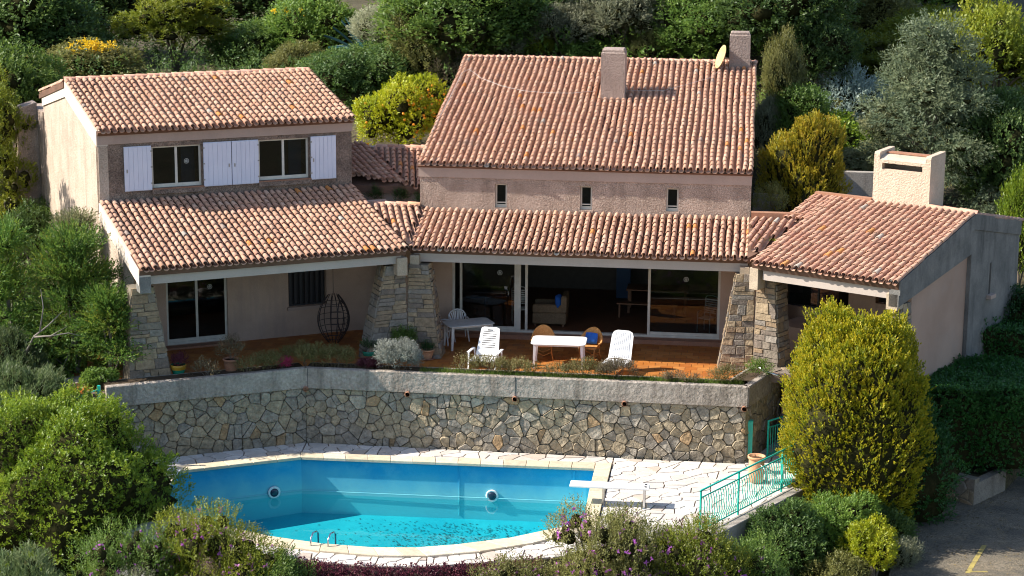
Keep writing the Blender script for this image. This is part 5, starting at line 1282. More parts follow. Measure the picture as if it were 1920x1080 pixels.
    for j in range(n if (core and not shell) else 0):
        rr = r[j]*core
        for b in range(nb_+1):
            for a in range(na):
                th = PI*b/nb_; ph = 2*PI*a/na; q = rr*g.uniform(.8, 1.12); cv.append((c[j][0]+q*math.sin(th)*math.cos(ph), c[j][1]+q*math.sin(th)*math.sin(ph), max(.02, c[j][2]+q*math.cos(th)*flat)))
        for b in range(nb_):
            for a in range(na): o = off+b*na; cf += [o+a, o+na+a, o+na+(a+1) % na, o+(a+1) % na]
        off += na*(nb_+1)
    if cv: V = np.concatenate([V, np.array(cv)]); F = np.concatenate([F, np.array(cf)]); T = np.concatenate([T, np.zeros(len(cv))])
    me = mesh_np(name, V, F, 4, mat, T); me.materials.append(M['core_shade']); mi = np.zeros(len(F)//4, np.int32); mi[N:] = 1; me.polygons.foreach_set('material_index', mi)
    me['lumps'] = 1; CROWN_INFO[me.name] = (c, r); return me
CROWN_INFO = {}
M['core_shade'] = surf('crown_shade_core', (.022, .024, .010), (.045, .042, .018), 6, 1, 1, 12, spec=0)  # dark core colour painted as the shade inside crowns
def limbs(seed, W, Hh, th, ground=0., n=7, rad=.09, crown=None, lean=.1):
    """trunk and tapered limbs reaching into the crown"""
    g = random.Random(seed); mb = MB(); top = th+Hh*.55; pts = []
    for k in range(6):
        t = k/5; pts.append((g.uniform(-1, 1)*lean*t, g.uniform(-1, 1)*lean*t, ground*(1-t)+top*t))
    mb.tube(pts, [rad*(1-.65*k/5) for k in range(6)], 8)
    if crown is not None:
        c, r = crown; order = list(range(len(c))); g.shuffle(order)
        for j in order[:n]:
            e = Vector((c[j][0], c[j][1], c[j][2]+th)); s = Vector(pts[g.randint(1, 4)]); m1 = s.lerp(e, .5)+Vector((g.uniform(-.1, .1), g.uniform(-.1, .1), .1))
            mb.tube([s, m1, e], [rad*.45, rad*.28, rad*.1], 5)
    return mb
LM = {}
def G(n, *cols, **k):
    LM[n] = leaf_mat('leaf_'+n, [(i/max(1, len(cols)-1), c) for i, c in enumerate(cols)], **k)
G('dark', (.036, .078, .018), (.074, .136, .03), (.14, .21, .05))
G('mid', (.058, .12, .02), (.118, .205, .034), (.205, .29, .055))
G('bright', (.07, .13, .009), (.14, .215, .015), (.25, .30, .03), rough=.38)
G('olive', (.10, .11, .028), (.18, .185, .05), (.27, .26, .085))
G('grey', (.14, .16, .09), (.23, .245, .145), (.37, .365, .25))
G('yellowgreen', (.10, .15, .01), (.20, .245, .018), (.33, .335, .035))
G('golden', (.075, .12, .008), (.20, .235, .012), (.38, .35, .015), (.49, .40, .025))
G('golden2', (.09, .11, .012), (.22, .21, .018), (.38, .32, .022), (.36, .25, .04))
G('citrus', (.12, .17, .008), (.27, .31, .012), (.45, .42, .025), rough=.4)
G('bluecedar', (.06, .09, .052), (.12, .155, .085), (.215, .235, .125))
G('cedar2', (.08, .105, .05), (.15, .165, .08), (.23, .2, .095))
G('juniper', (.035, .092, .018), (.075, .17, .032), (.15, .25, .036), (.30, .26, .035))
G('pale', (.16, .22, .19), (.27, .34, .30), (.42, .48, .45))
G('oleander', (.05, .09, .03), (.1, .15, .055), (.21, .25, .12), rough=.45)
G('silver', (.24, .26, .22), (.36, .38, .33), (.5, .52, .46))
G('dry', (.1, .075, .045), (.17, .135, .075), (.26, .22, .12))
G('scrag', (.09, .10, .02), (.19, .17, .06), (.33, .28, .13))
G('hedge', (.016, .07, .016), (.03, .11, .022), (.06, .17, .035), rough=.35)
G('magenta', (.35, .02, .08), (.5, .05, .14), (.3, .03, .06))
G('purple', (.33, .07, .38), (.45, .13, .48), (.55, .2, .5))
G('bloom', (.62, .42, .01), (.75, .55, .02), (.7, .5, .05))
G('whitebloom', (.5, .44, .42), (.62, .56, .53), (.7, .65, .6))
G('agave', (.03, .09, .10), (.06, .15, .16), (.1, .2, .2))
G('grasstuft', (.05, .10, .012), (.09, .16, .02), (.15, .2, .04))
G('redpurple', (.06, .014, .026), (.12, .028, .045), (.19, .06, .07))
KIND = {}
def K(n, leafm, W, D, Hh, seeds=(1,), **k): KIND[n] = (leafm, W, D, Hh, seeds, k)
K('dark_oak', 'dark', 3.4, 3.4, 3.4, (1, 2, 3), lumps=52, lump_r=.25, sprigs=2900, leaves=6, ll=.13, lw=.058, sl=.26, up=.6)
K('mid_shrub', 'mid', 2.6, 2.6, 2.6, (4, 5, 6), lumps=48, lump_r=.24, sprigs=2600, leaves=6, ll=.11, lw=.045, sl=.24, up=.7)
K('bright_shrub', 'bright', 2.4, 2.4, 2.4, (7,), lumps=26, lump_r=.34, sprigs=1700, leaves=6, ll=.13, lw=.06)
K('olive_shrub', 'olive', 2.4, 2.4, 2.4, (8, 9), lumps=44, lump_r=.24, sprigs=2400, leaves=7, ll=.10, lw=.034, up=.8, sl=.26)
K('grey_shrub', 'grey', 2.2, 2.2, 2.2, (10, 11), lumps=46, lump_r=.22, sprigs=2300, leaves=7, ll=.1, lw=.034, up=.9, sl=.26)
K('yellow_broad', 'yellowgreen', 3.2, 3.2, 2.8, (12, 13), lumps=56, lump_r=.22, sprigs=3200, leaves=7, ll=.11, lw=.042, up=.9, sl=.24)
K('pine', 'yellowgreen', 3.3, 3.0, 3.6, (14,), lumps=60, lump_r=.2, sprigs=2600, leaves=8, ll=.12, lw=.03, up=.5, flat=.7)
K('cedar', 'bluecedar', 5.0, 5.0, 5.2, (15,), lumps=85, lump_r=.17, sprigs=4600, leaves=8, ll=.13, lw=.036, sl=.36, shape='layers', up=.05, flat=.32, droop=.3, core=.35)
K('cedar_brown', 'cedar2', 3.2, 3.2, 3.0, (16,), lumps=50, lump_r=.2, sprigs=3000, leaves=8, ll=.11, lw=.034, sl=.2, shape='layers', up=.1, flat=.5, droop=.2)
K('eucalypt', 'pale', 2.2, 2.0, 2.0, (17,), lumps=24, lump_r=.26, sprigs=700, leaves=7, ll=.13, lw=.035, sl=.3)
K('dry_shrub', 'dry', 1.9, 1.9, 1.6, (18,), lumps=22, lump_r=.3, sprigs=900, leaves=7, ll=.11, lw=.018, up=.7, sl=.25)
PROTO = {}
def proto(kind, i):
    leafm, W, D, Hh, seeds, k = KIND[kind]; s = seeds[i % len(seeds)]; key = (kind, s)
    if key not in PROTO:
        me = crown_mesh(kind+'_crown', LM[leafm], s, W, D, Hh, **k); tb = limbs(s, W, Hh, .0, -.6, crown=CROWN_INFO[me.name], rad=.1)
        tm = bpy.data.meshes.new('trunk'); tm.from_pydata(tb.v, [], tb.f); tm.materials.append(M['bark']); PROTO[key] = (me, tm, W, D, Hh)
    return PROTO[key]
cnt = {}
def plant(kind, x, y, W, Hh, name, label, cat='shrub', z=None, group=None, gap=0., rz=None, leafm=None, bark=None, D=None):
    i = cnt.get(kind, 0); cnt[kind] = i+1; me, tm, w, d, h = proto(kind, i); z = ground_z(x, y)-.05 if z is None else z
    r = root(name, (x, y, z), label, cat, group); rz = (i*1.37+.3) if rz is None else rz
    tot = Hh
    c = bpy.data.objects.new('crown' if cat == 'tree' else 'foliage', me); COL.objects.link(c); c.parent = r; c.location = (0, 0, gap); c.scale = (W/w, (D or W)/d, (tot-gap)/h); c.rotation_euler = (0, 0, rz)
    if leafm: c.material_slots[0].link = 'OBJECT'; c.material_slots[0].material = LM[leafm]
    t = bpy.data.objects.new('trunk' if cat == 'tree' else 'stems', tm); COL.objects.link(t); t.parent = r; t.location = (0, 0, gap); t.scale = (W/w, (D or W)/d, (tot-gap)/h*(1 if gap == 0 else 1)); t.rotation_euler = (0, 0, rz)
    if gap > .3: MB().tube([(x, y, z-.2), (x+.03, y, z+gap*.6), (x, y, z+gap+.3)], [.11*W/3, .09*W/3, .08*W/3], 8).build('stem_base', M['bark'], r)
    return r
def special(name, x, y, z, label, cat, W, D, Hh, leafm, seed, trunk=True, gap=0., bark='bark', rad=.1, rz=0., lim=8, pname=None, **k):
    r = root(name, (x, y, z), label, cat); me = crown_mesh(name+'_crown', LM[leafm], seed, W, D, Hh, **k)
    c = bpy.data.objects.new(pname or ('crown' if cat == 'tree' else 'foliage'), me); COL.objects.link(c); c.parent = r; c.location = (0, 0, gap); c.rotation_euler = (0, 0, rz)
    if trunk:
        tb = limbs(seed, W, Hh, gap, -.3, crown=CROWN_INFO[me.name], rad=rad, n=lim); tb.v = [(v[0]+x, v[1]+y, v[2]+z) for v in tb.v]; tb.build('trunk' if cat == 'tree' else 'stems', M[bark], r)
    return r, CROWN_INFO[me.name]
def flowers(r, info, leafm, n, size, name, seed, zoff=0., zmin=0., ball=False, sel=None, petals=5):
    g = np.random.default_rng(seed); c, rr = info; k = g.integers(0, len(c), n); d = unit(g.normal(size=(n, 3))+np.array([0, -.35, .5])); p = c[k]+d*(rr[k]*1.06)[:, None]; p[:, 2] += zoff
    if sel is not None: p = p[sel(p)]
    p = p[p[:, 2] > zmin]; V = []; F = []; off = 0
    for q in p:
        s = size*g.uniform(.7, 1.3)
        for j in range(petals):
            a = unit(g.normal(size=3)); b = unit(np.cross(a, g.normal(size=3))); V += [q, q+a*s*.5+b*s*.35, q+a*s, q+a*s*.5-b*s*.35]
    V = np.array(V); me = mesh_np(name, V, np.arange(len(V)), 4, LM[leafm], np.repeat(g.random(len(V)//4), 4)); o = bpy.data.objects.new(name, me); COL.objects.link(o); o.parent = r; return o
BG = [
 ('dark_oak', -25.69, 36.12, 5.96, 5.39, 'evergreen_oak', 'tree', 'dark shaded evergreen oak in the top left corner', {}),
 ('dark_oak', -25.10, 47.36, 5.48, 4.84, 'evergreen_oak', 'tree', 'dark shaded oak between the corner oak and the light green pine', {}),
 ('dark_oak', -23.49, 35.94, 4.39, 3.09, 'evergreen_oak', 'tree', 'deep shaded evergreen behind the yellow flowering shrub', {}),
 ('mid_shrub', -18.35, 16.41, 3.09, 3.30, 'evergreen_shrub', 'shrub', 'dark green shrub behind the plain buttress at the far left', {}),
 ('mid_shrub', -20.82, 31.61, 4.68, 2.20, 'flowering_shrub', 'shrub', 'olive shrub topped with yellow blossom behind the left roof end', {'leafm': 'olive', 'bloom': 1}),
 ('mid_shrub', -25.32, 36.57, 3.12, 2.34, 'evergreen_shrub', 'shrub', 'dull green shrub under the corner oak', {'leafm': 'dark'}),
 ('bright_shrub', -20.21, 34.20, 1.77, 1.64, 'evergreen_shrub', 'shrub', 'small bright green shrub at the foot of the pine', {'leafm': 'mid'}),
 ('pine', -18.91, 39.20, 5.04, 4.34, 'young_pine', 'tree', 'light green young pine rising behind the left wing ridge', {'gap': 0.15}),
 ('mid_shrub', -15.22, 40.65, 4.02, 2.53, 'evergreen_shrub', 'shrub', 'rounded mid green shrub right of the young pine', {}),
 ('dark_oak', -18.88, 54.22, 6.38, 4.80, 'evergreen_oak', 'tree', 'dark oak in shade behind the rounded mid green shrub', {}),
 ('mid_shrub', -12.28, 41.23, 4.29, 3.72, 'evergreen_shrub', 'shrub', 'tall green shrub with a few yellow flowers left of the agave', {'bloom': 2}),
 ('grey_shrub', -11.30, 33.38, 2.73, 2.22, 'grey_shrub', 'shrub', 'low grey green scrub above the right end of the left ridge', {'leafm': 'olive'}),
 ('grey_shrub', -4.68, 20.50, 2.32, 1.97, 'grey_shrub', 'shrub', 'soft grey green bush just right of the agave', {}),
 ('dark_oak', -5.94, 17.36, 3.06, 2.54, 'dark_scrub', 'shrub', 'dark twiggy scrub between left ridge and orange tree', {'leafm': 'dark'}),
 ('mid_shrub', -4.81, 18.00, 3.08, 2.00, 'evergreen_shrub', 'shrub', 'shaded green scrub directly above the orange tree', {'leafm': 'dark'}),
 ('dark_oak', -1.71, 19.41, 4.77, 3.85, 'evergreen_oak', 'tree', 'glossy bright topped oak above the left end of the high ridge', {'leafm': 'mid'}),
 ('olive_shrub', -2.83, 18.56, 2.47, 2.59, 'scrub_bush', 'shrub', 'mottled olive scrub between the grey bush and glossy oak', {}),
 ('dry_shrub', -1.99, 17.89, 1.83, 1.73, 'dry_bush', 'shrub', 'brown dry bush at the left corner of the high roof', {}),
 ('mid_shrub', -0.79, 20.36, 1.46, 1.05, 'evergreen_shrub', 'shrub', 'small ferny green shrub just above the high ridge', {}),
 ('grey_shrub', 0.16, 20.32, 1.88, 1.28, 'twiggy_bush', 'shrub', 'bare grey twiggy bush above the high ridge', {'leafm': 'grey'}),
 ('olive_shrub', 1.28, 20.61, 1.15, 1.10, 'scrub_bush', 'shrub', 'small yellowish olive shrub above the middle of the ridge', {'leafm': 'yellowgreen'}),
 ('mid_shrub', 0.14, 21.29, 3.59, 2.71, 'evergreen_shrub', 'shrub', 'dark green thicket behind the bare twiggy bush', {'leafm': 'dark'}),
 ('grey_shrub', 2.22, 20.71, 2.30, 2.20, 'grey_shrub', 'shrub', 'pale grey white leaved bush left of the front chimney', {}),
 ('grey_shrub', 4.59, 21.09, 2.93, 2.44, 'grey_shrub', 'shrub', 'silvery shrub directly behind the front chimney top', {}),
 ('mid_shrub', 3.18, 20.49, 1.87, 0.86, 'evergreen_shrub', 'shrub', 'low dark green shrub touching the ridge beside the chimney', {}),
 ('mid_shrub', 2.41, 22.96, 4.07, 2.48, 'evergreen_oak', 'tree', 'green oak at the top edge above the pale grey bush', {}),
 ('olive_shrub', 5.57, 20.51, 1.66, 1.30, 'scrub_bush', 'shrub', 'olive yellow shrub right of the front chimney top', {}),
 ('mid_shrub', 6.82, 20.55, 2.28, 1.56, 'evergreen_shrub', 'shrub', 'fresh green rounded shrub left of the satellite dish', {}),
 ('dark_oak', 7.94, 20.75, 3.32, 2.78, 'evergreen_oak', 'tree', 'dense green oak behind the satellite dish', {'leafm': 'mid'}),
 ('mid_shrub', 6.17, 22.62, 4.24, 2.70, 'evergreen_oak', 'tree', 'mixed green oak at the top edge between both chimneys', {}),
 ('dark_oak', 10.42, 19.83, 4.50, 3.98, 'evergreen_oak', 'tree', 'big dark evergreen tree right of the ridge chimney', {}),
 ('dark_oak', 12.03, 18.67, 2.62, 2.77, 'evergreen_oak', 'tree', 'very dark hollow shaded tree right of the high roof', {}),
 ('olive_shrub', 10.66, 14.56, 2.30, 3.60, 'climbing_bush', 'shrub', 'tall olive brown bush hugging the right edge of the high roof', {'D': 1.6}),
 ('olive_shrub', 11.42, 13.90, 2.28, 2.44, 'scrub_bush', 'shrub', 'olive shrub below the hollow dark tree', {'leafm': 'mid'}),
 ('mid_shrub', 10.20, 12.97, 1.32, 2.17, 'evergreen_shrub', 'shrub', 'pale green shrub beside the lower right roof corner', {'leafm': 'grey', 'D': 1.0}),
 ('eucalypt', 13.09, 18.39, 2.62, 2.58, 'eucalyptus', 'tree', 'pale blue grey eucalyptus sapling before the cedar', {}),
 ('grey_shrub', 15.38, 55.43, 5.04, 4.11, 'grey_shrub', 'shrub', 'large grey olive bush in the upper right', {'leafm': 'olive'}),
 ('yellow_broad', 14.95, 35.21, 5.13, 2.91, 'broadleaf_bush', 'shrub', 'broad yellow green bush above the eucalyptus', {}),
 ('yellow_broad', 18.48, 46.62, 5.18, 3.24, 'broadleaf_bush', 'shrub', 'yellow green bush behind the top of the cedar', {}),
 ('yellow_broad', 19.69, 28.11, 4.72, 4.89, 'broadleaf_bush', 'shrub', 'wide olive green bush at the right edge above the cedar', {}),
 ('mid_shrub', 20.93, 75.90, 6.25, 4.10, 'evergreen_shrub', 'shrub', 'dark green shrub at the top edge right of the grey olive bush', {}),
 ('cedar', 15.56, 10.02, 5.56, 5.52, 'blue_cedar', 'tree', 'large blue grey cedar with layered boughs right of the villa', {}),
 ('cedar_brown', 14.08, 10.27, 3.43, 2.96, 'cedar', 'tree', 'brownish lower cedar growing behind the big pale chimney', {}),
 ('bright_shrub', 12.58, 13.03, 1.97, 2.05, 'laurel_bush', 'shrub', 'glossy vivid green laurel beside the small golden conifer', {}),
 ('dark_oak', 17.95, 10.06, 2.86, 3.76, 'evergreen_oak', 'tree', 'dark shaded tree between the cedar and right edge', {}),
 ('mid_shrub', 18.57, 10.91, 1.99, 2.72, 'evergreen_shrub', 'shrub', 'grey green shrub at the right edge above the concrete gable', {'leafm': 'grey'}),
 ('mid_shrub', 18.16, 5.34, 1.34, 3.54, 'laurel_bush', 'shrub', 'bright leafy shrub behind the right concrete gable', {'leafm': 'bright'}),
 ('dark_oak', 17.94, 1.97, 1.76, 2.09, 'evergreen_shrub', 'shrub', 'dark shrub at the foot of the concrete gable', {'leafm': 'hedge'}),
 ('grey_shrub', 17.40, 9.82, 1.78, 1.80, 'evergreen_shrub', 'shrub', 'dull shrub just behind the right wing back roof', {'leafm': 'dark'}),
 ('mid_shrub', -19.17, 19.46, 1.93, 2.04, 'evergreen_shrub', 'shrub', 'dark shrub left of the buttress top', {'leafm': 'dark'}),
 ('mid_shrub', -12.12, 3.80, 1.90, 1.93, 'evergreen_shrub', 'shrub', 'rounded green shrub against the sunlit left gable', {'leafm': 'mid'}),
 ('mid_shrub', -14.05, 7.25, 1.09, 1.97, 'evergreen_shrub', 'shrub', 'blackish shrub at the foot of the buttress', {'leafm': 'dark'}),
 ('mid_shrub', -13.06, 2.92, 1.54, 1.88, 'evergreen_shrub', 'shrub', 'dark shrub behind the juniper at the far left', {'leafm': 'dark'}),
]
for (k, x, y, w, h, nm, cat, lab, o) in BG:
    w *= 1.22; h *= 1.12
    r = plant(k, x, y, w, h, nm, lab, cat, gap=o.get('gap', 0), leafm=o.get('leafm'), D=o.get('D'))
    if o.get('bloom'):
        g = np.random.default_rng(len(lab)); n = 90 if o['bloom'] == 1 else 25; V = []
        for q in range(n):
            a = g.uniform(0, 2*PI); rr = g.uniform(0, .22)*w; c = np.array([rr*math.cos(a)-(.0 if o['bloom'] == 1 else .2)*w+(.12*w if o['bloom'] == 1 else 0), rr*math.sin(a)-.15*w, h*g.uniform(.86, 1.04)-(0 if o['bloom'] == 1 else .2*h)])
            for j in range(8):
                s = .11; u = unit(g.normal(size=3)); v = unit(np.cross(u, g.normal(size=3))); b = c+g.normal(0, .05, 3); V += [b, b+u*s*.5+v*s*.35, b+u*s, b+u*s*.5-v*s*.35]
        V = np.array(V); me = mesh_np('blossom', V, np.arange(len(V)), 4, LM['bloom'], np.repeat(g.random(len(V)//4), 4)); ob = bpy.data.objects.new('blossom', me); COL.objects.link(ob); ob.parent = r
# ---- orange tree
r, info = special('orange_tree', -2.75, 12.6, ground_z(-2.75, 12.6), 'orange tree laden with fruit between the two high roofs', 'tree', 3.8, 3.2, 3.3, 'citrus', 31, lumps=60, lump_r=.24, sprigs=3300, leaves=7, ll=.105, lw=.045)
g = np.random.default_rng(3); c, rr = info; om = None; k = 0; nfr = 0
while nfr < 150:
    j = g.integers(0, len(c)); d = unit(g.normal(size=3)+np.array([.35, -.7, 0])); p = c[j]+d*rr[j]*1.05
    w = 1.0 if (p[0] > .35 and p[2] < 2.9) else (.55 if p[0] < -1.2 else .05)
    if g.random() > w or p[1] > .3: continue
    if om is None:
        om = MB().lathe([(.002, -.05), (.03, -.042), (.048, -.018), (.05, .008), (.036, .036), (.002, .048)], n=8, cap=False).build('orange', M['orange'], r, smooth=True, loc=(0, 0, 0)); om.location = Vector(p)
    else: inst(om, r, loc=Vector(p))
    nfr += 1
# ---- golden conifers
thuja = dict(lumps=40, leaves=7, ll=.085, lw=.042, sl=.17, up=1.3, spread=.6, shape='shell_egg', tip_tone=.4, bumpy=.62, bump_size=.55)
special('golden_conifer', 12.6, -7.0, -3.75, 'huge rounded yellow green conifer at the right front corner', 'tree', 3.7, 3.7, 5.8, 'golden', 41, sprigs=11500, rad=.16, **thuja)
special('golden_conifer', 11.3, 2.9, 2.0, 'small golden conifer between the high roof and the right wing roof', 'tree', 2.25, 2.0, 3.25, 'golden2', 42, sprigs=4600, lumps=30, leaves=7, ll=.09, lw=.04, sl=.2, up=1.5, spread=.55, shape='shell_egg', tip_tone=.3, bumpy=1.5, bump_size=.5)
special('dark_conifer', 14.1, -5.9, -3.7, 'dark green rounded conifer tucked behind the huge yellow one', 'shrub', 2.2, 2.2, 3.0, 'hedge', 43, sprigs=3200, lumps=30, leaves=6, ll=.09, lw=.04, up=1., shape='shell_egg', bumpy=1.2, bump_size=.6)
# ---- clipped hedges
hd = dict(lumps=30, leaves=6, ll=.08, lw=.045, sl=.1, shape='shell_box', bumpy=.5)
special('clipped_hedge', 16.15, -2.75, -3.0, 'big clipped box hedge above the parking wall', 'hedge', 3.3, 3.5, 2.5, 'hedge', 44, sprigs=8500, rz=.1, trunk=False, pname='foliage', **hd)
special('clipped_hedge', 16.9, .9, -1.6, 'darker hedge at the foot of the concrete gable behind the box hedge', 'hedge', 3.2, 2.2, 1.7, 'hedge', 45, sprigs=3200, trunk=False, pname='foliage', lumps=30, leaves=6, ll=.085, lw=.045, sl=.12, shape='shell_box', bumpy=1.2)
# ---- foreground shrubs
special('round_shrub', -6.75, -12.1, -4.3, 'huge glossy bright green rounded shrub left of the pool', 'shrub', 5.0, 4.2, 4.45, 'bright', 51, lumps=60, sprigs=11000, leaves=7, ll=.09, lw=.036, sl=.13, up=.8, rad=.12, shape='shell_round', bumpy=1.05, bump_size=.7)
pg = dict(lumps=95, lump_r=.2, leaves=9, ll=.068, lw=.026, sl=.3, up=1.1)
def polyg(x, y, top, W, D, seed, lab, leafm='yellowgreen', nf=120, sprigs=3600, fl='purple', **kw):
    z = ground_z(x, y)-.1; q = dict(pg); q.update(kw); sprigs = int(sprigs*.88)
    r, info = special('flowering_shrub', x, y, z, lab, 'shrub', W, D, top-z, leafm, seed, sprigs=sprigs, **q)
    if nf: flowers(r, info, fl, int(nf*2.2), .075, 'blossoms', seed+1, zmin=(top-z)*.45)
    return r
polyg(-2.3, -15.1, -.9, 3.8, 2.4, 52, 'purple flowered green shrub at the left front of the pool', 'yellowgreen', 150, 4200)
polyg(-4.2, -15.6, -1.0, 3.2, 2.2, 53, 'sparsely flowered green shrub below the huge rounded shrub', 'mid', 60, 2600)
polyg(-.55, -15.2, -1.9, 1.7, 1.6, 54, 'small dark glossy shrub at the front left curve of the pool', 'mid', 0, 2200, ll=.09, lw=.03)
polyg(4.6, -14.9, -1.75, 2.8, 1.8, 55, 'low purple flowered bush in front of the pool curve', 'olive', 90, 2600)
polyg(6.75, -14.3, -.62, 3.7, 2.4, 56, 'tall purple flowered bush covering the right front pool corner', 'olive', 170, 4600)
polyg(8.7, -13.9, -1.0, 3.3, 2.4, 57, 'broad purple flowered bush below the diving board', 'yellowgreen', 150, 4200)
polyg(10.0, -13.3, -1.8, 2.3, 1.9, 58, 'dark green bush right of the purple flowered bushes', 'mid', 20, 2200)
polyg(9.6, -15.3, -2.4, 2.4, 1.6, 59, 'straggly brownish bush in the bottom centre right', 'olive', 50, 2000)
polyg(2.3, -15.9, -2.75, 1.3, 1.2, 60, 'sparse grey green seedling shrub in front of the red ground cover', 'grey', 8, 900)
polyg(.8, -16.0, -2.9, 1.2, 1.0, 61, 'small yellow green weed clump under the pool front', 'yellowgreen', 0, 800)
polyg(3.5, -16.2, -2.8, 1.4, 1.0, 62, 'weedy clump between seedling shrub and purple bushes', 'olive', 10, 900)
polyg(8.25, -12.15, DZ+.62, .9, .5, 63, 'purple leaved plant in the corner planter', 'redpurple', 10, 400, lumps=12)
ol = dict(lumps=50, lump_r=.28, leaves=9, ll=.15, lw=.022, sl=.24, up=1.2, spread=.7)
def olea(x, y, top, W, D, seed, lab, sprigs=2300, leafm='oleander', name='oleander', **kw):
    z = ground_z(x, y)-.1; q = dict(ol); q.update(kw); return special(name, x, y, z, lab, 'shrub', W, D, top-z, leafm, seed, sprigs=sprigs, **q)
olea(-8.9, -8.9, .35, 2.9, 2.2, 64, 'pale grey green oleander between juniper and the huge rounded shrub'); olea(-10.1, -7.0, .6, 2.0, 2.0, 65, 'long leaved green oleander at the left edge below the juniper')
olea(-6.3, -16.6, -1.5, 2.8, 1.8, 66, 'grey green oleander in the bottom left corner'); olea(-4.3, -17.3, -2.1, 2.2, 1.6, 67, 'second oleander clump along the bottom edge under the flowered shrub')
r, info = special('white_flowering_shrub', -3.75, -16.4, ground_z(-3.75, -16.4), 'small shrub with white flower heads at the bottom left', 'shrub', .95, .8, 3.2, 'grey', 68, sprigs=700, lumps=16, lump_r=.5, leaves=6, ll=.08, lw=.02); flowers(r, info, 'whitebloom', 260, .05, 'blossoms', 69, zmin=1.6)
# right foreground
special('dark_shrub', 11.0, -10.3, ground_z(11, -10.3), 'dark green shrub at the foot of the curb wall', 'shrub', 2.1, 2.0, 2.1, 'dark', 71, lumps=40, lump_r=.28, sprigs=2600, leaves=7, ll=.09, lw=.036)
special('dark_shrub', 12.2, -9.1, ground_z(12.2, -9.1), 'mid green shrub beneath the huge yellow conifer', 'shrub', 2.0, 1.8, 2.0, 'mid', 72, lumps=40, lump_r=.28, sprigs=2600, leaves=7, ll=.09, lw=.036)
special('yellow_shrub', 13.0, -10.4, ground_z(13, -10.4), 'bright yellow green bush at the edge of the parking area', 'shrub', 1.5, 1.4, 1.9, 'citrus', 73, lumps=26, lump_r=.3, sprigs=1500, leaves=7, ll=.08, lw=.03, up=1.)
special('dry_shrub', 12.0, -11.3, ground_z(12, -11.3), 'brownish low bush left of the bright yellow green one', 'shrub', 1.7, 1.3, 1.3, 'olive', 74, lumps=24, lump_r=.3, sprigs=1300, leaves=7, ll=.07, lw=.022, up=.9)
special('grey_shrub', 13.75, -9.5, ground_z(13.75, -9.5), 'low grey shrub beside the parking kerb', 'shrub', 1.1, 1.2, .8, 'grey', 75, lumps=18, lump_r=.4, sprigs=800, leaves=7, ll=.07, lw=.02, up=.9)
special('dark_shrub', 13.4, -8.3, ground_z(13.4, -8.3), 'deep green shrub between the huge conifer and the parking area', 'shrub', 1.6, 1.5, 1.3, 'dark', 76, lumps=26, lump_r=.3, sprigs=1500, leaves=7, ll=.08, lw=.034)
# kerb of the flower bed along the parking
kr = root('bed_kerb', (13.9, -9.5, -4), 'broken kerb of rough stones between flower bed and parking area', 'kerb')
for k, (x, y) in enumerate(((13.25, -12.2), (13.5, -11.5), (13.72, -10.8), (13.95, -10.1), (14.15, -9.4), (14.3, -8.7), (14.4, -8.0), (14.45, -7.3))):
    MB().cbox(x-.12, y-.3, -4.2, x+.12, y+.3, ground_z(x, y)+.16+.02*(k % 3), .03).build('kerb_stone', M['curb'], kr)
# ---- junipers with bleached branches
jn = dict(lumps=75, lump_r=.26, leaves=10, ll=.11, lw=.032, sl=.45, up=.12, flat=.2, core=.45, spread=.6, shape='layers')
def branch(r, pts, rad=.05):
    rad *= .6
    MB().tube(pts, [rad*(1-.8*k/(len(pts)-1)) for k in range(len(pts))], 6).build('bleached_branch', M['greybark'], r, smooth=True)
z = -1.2
r, _ = special('juniper', -8.6, -5.8, z, 'spreading juniper with bleached bare branches in front of the left gable', 'tree', 4.6, 3.0, 4.4, 'juniper', 81, sprigs=3900, bark='greybark', rad=.09, **jn)
branch(r, [(-9.6, -7.2, .1), (-9.25, -7.3, .75), (-8.8, -7.4, 1.1), (-8.4, -7.3, 1.5)], .07); branch(r, [(-9.25, -7.3, .75), (-8.7, -7.5, .85), (-8.2, -7.5, .95), (-7.9, -7.4, .85)], .05); branch(r, [(-9.05, -7.35, .9), (-8.9, -7.4, 1.6), (-8.95, -7.4, 2.1)], .045); branch(r, [(-8.7, -7.5, .85), (-8.2, -7.6, 1.15)], .03)
r, _ = special('juniper', -10.6, -5.6, z, 'juniper with a twisted grey trunk at the far left', 'tree', 2.7, 2.6, 4.6, 'juniper', 82, sprigs=2800, bark='greybark', rad=.1, **jn)
branch(r, [(-10.6, -7.1, -.2), (-10.45, -7.1, .5), (-10.55, -7.1, 1.2), (-10.4, -7.1, 1.9), (-10.5, -7.1, 2.6)], .09); branch(r, [(-10.5, -7.1, .9), (-10.8, -7.2, 1.4), (-11, -7.2, 1.5)], .05)
r, _ = special('juniper', -7.35, -6.6, -1.3, 'small juniper on a thin dark trunk by the left stone pillar', 'tree', 1.9, 1.6, 1.5, 'juniper', 83, gap=1.5, sprigs=1500, rad=.07, **{**jn, 'lumps': 22, 'lump_r': .4})
r, _ = special('juniper', -9.3, -3.6, -.8, 'reddish tinged juniper bough against the sunlit gable', 'tree', 2.7, 1.8, 3.5, 'cedar2', 84, gap=.5, sprigs=1700, bark='greybark', rad=.08, **{**jn, 'lumps': 34})
special('cypress', -14.3, 4.0, -.3, 'olive green conifer column at the left edge of the picture', 'tree', 2.6, 2.6, 6.6, 'yellowgreen', 85, sprigs=3300, lumps=70, lump_r=.26, leaves=7, ll=.11, lw=.04, sl=.2, up=1., shape='column')
special('tall_evergreen', -20.5, 7.5, 1., 'tall evergreen just beyond the left edge shading the gable', 'tree', 5, 5, 9.5, 'dark', 86, sprigs=1600, lumps=60, lump_r=.3, leaves=6, ll=.2, lw=.1)
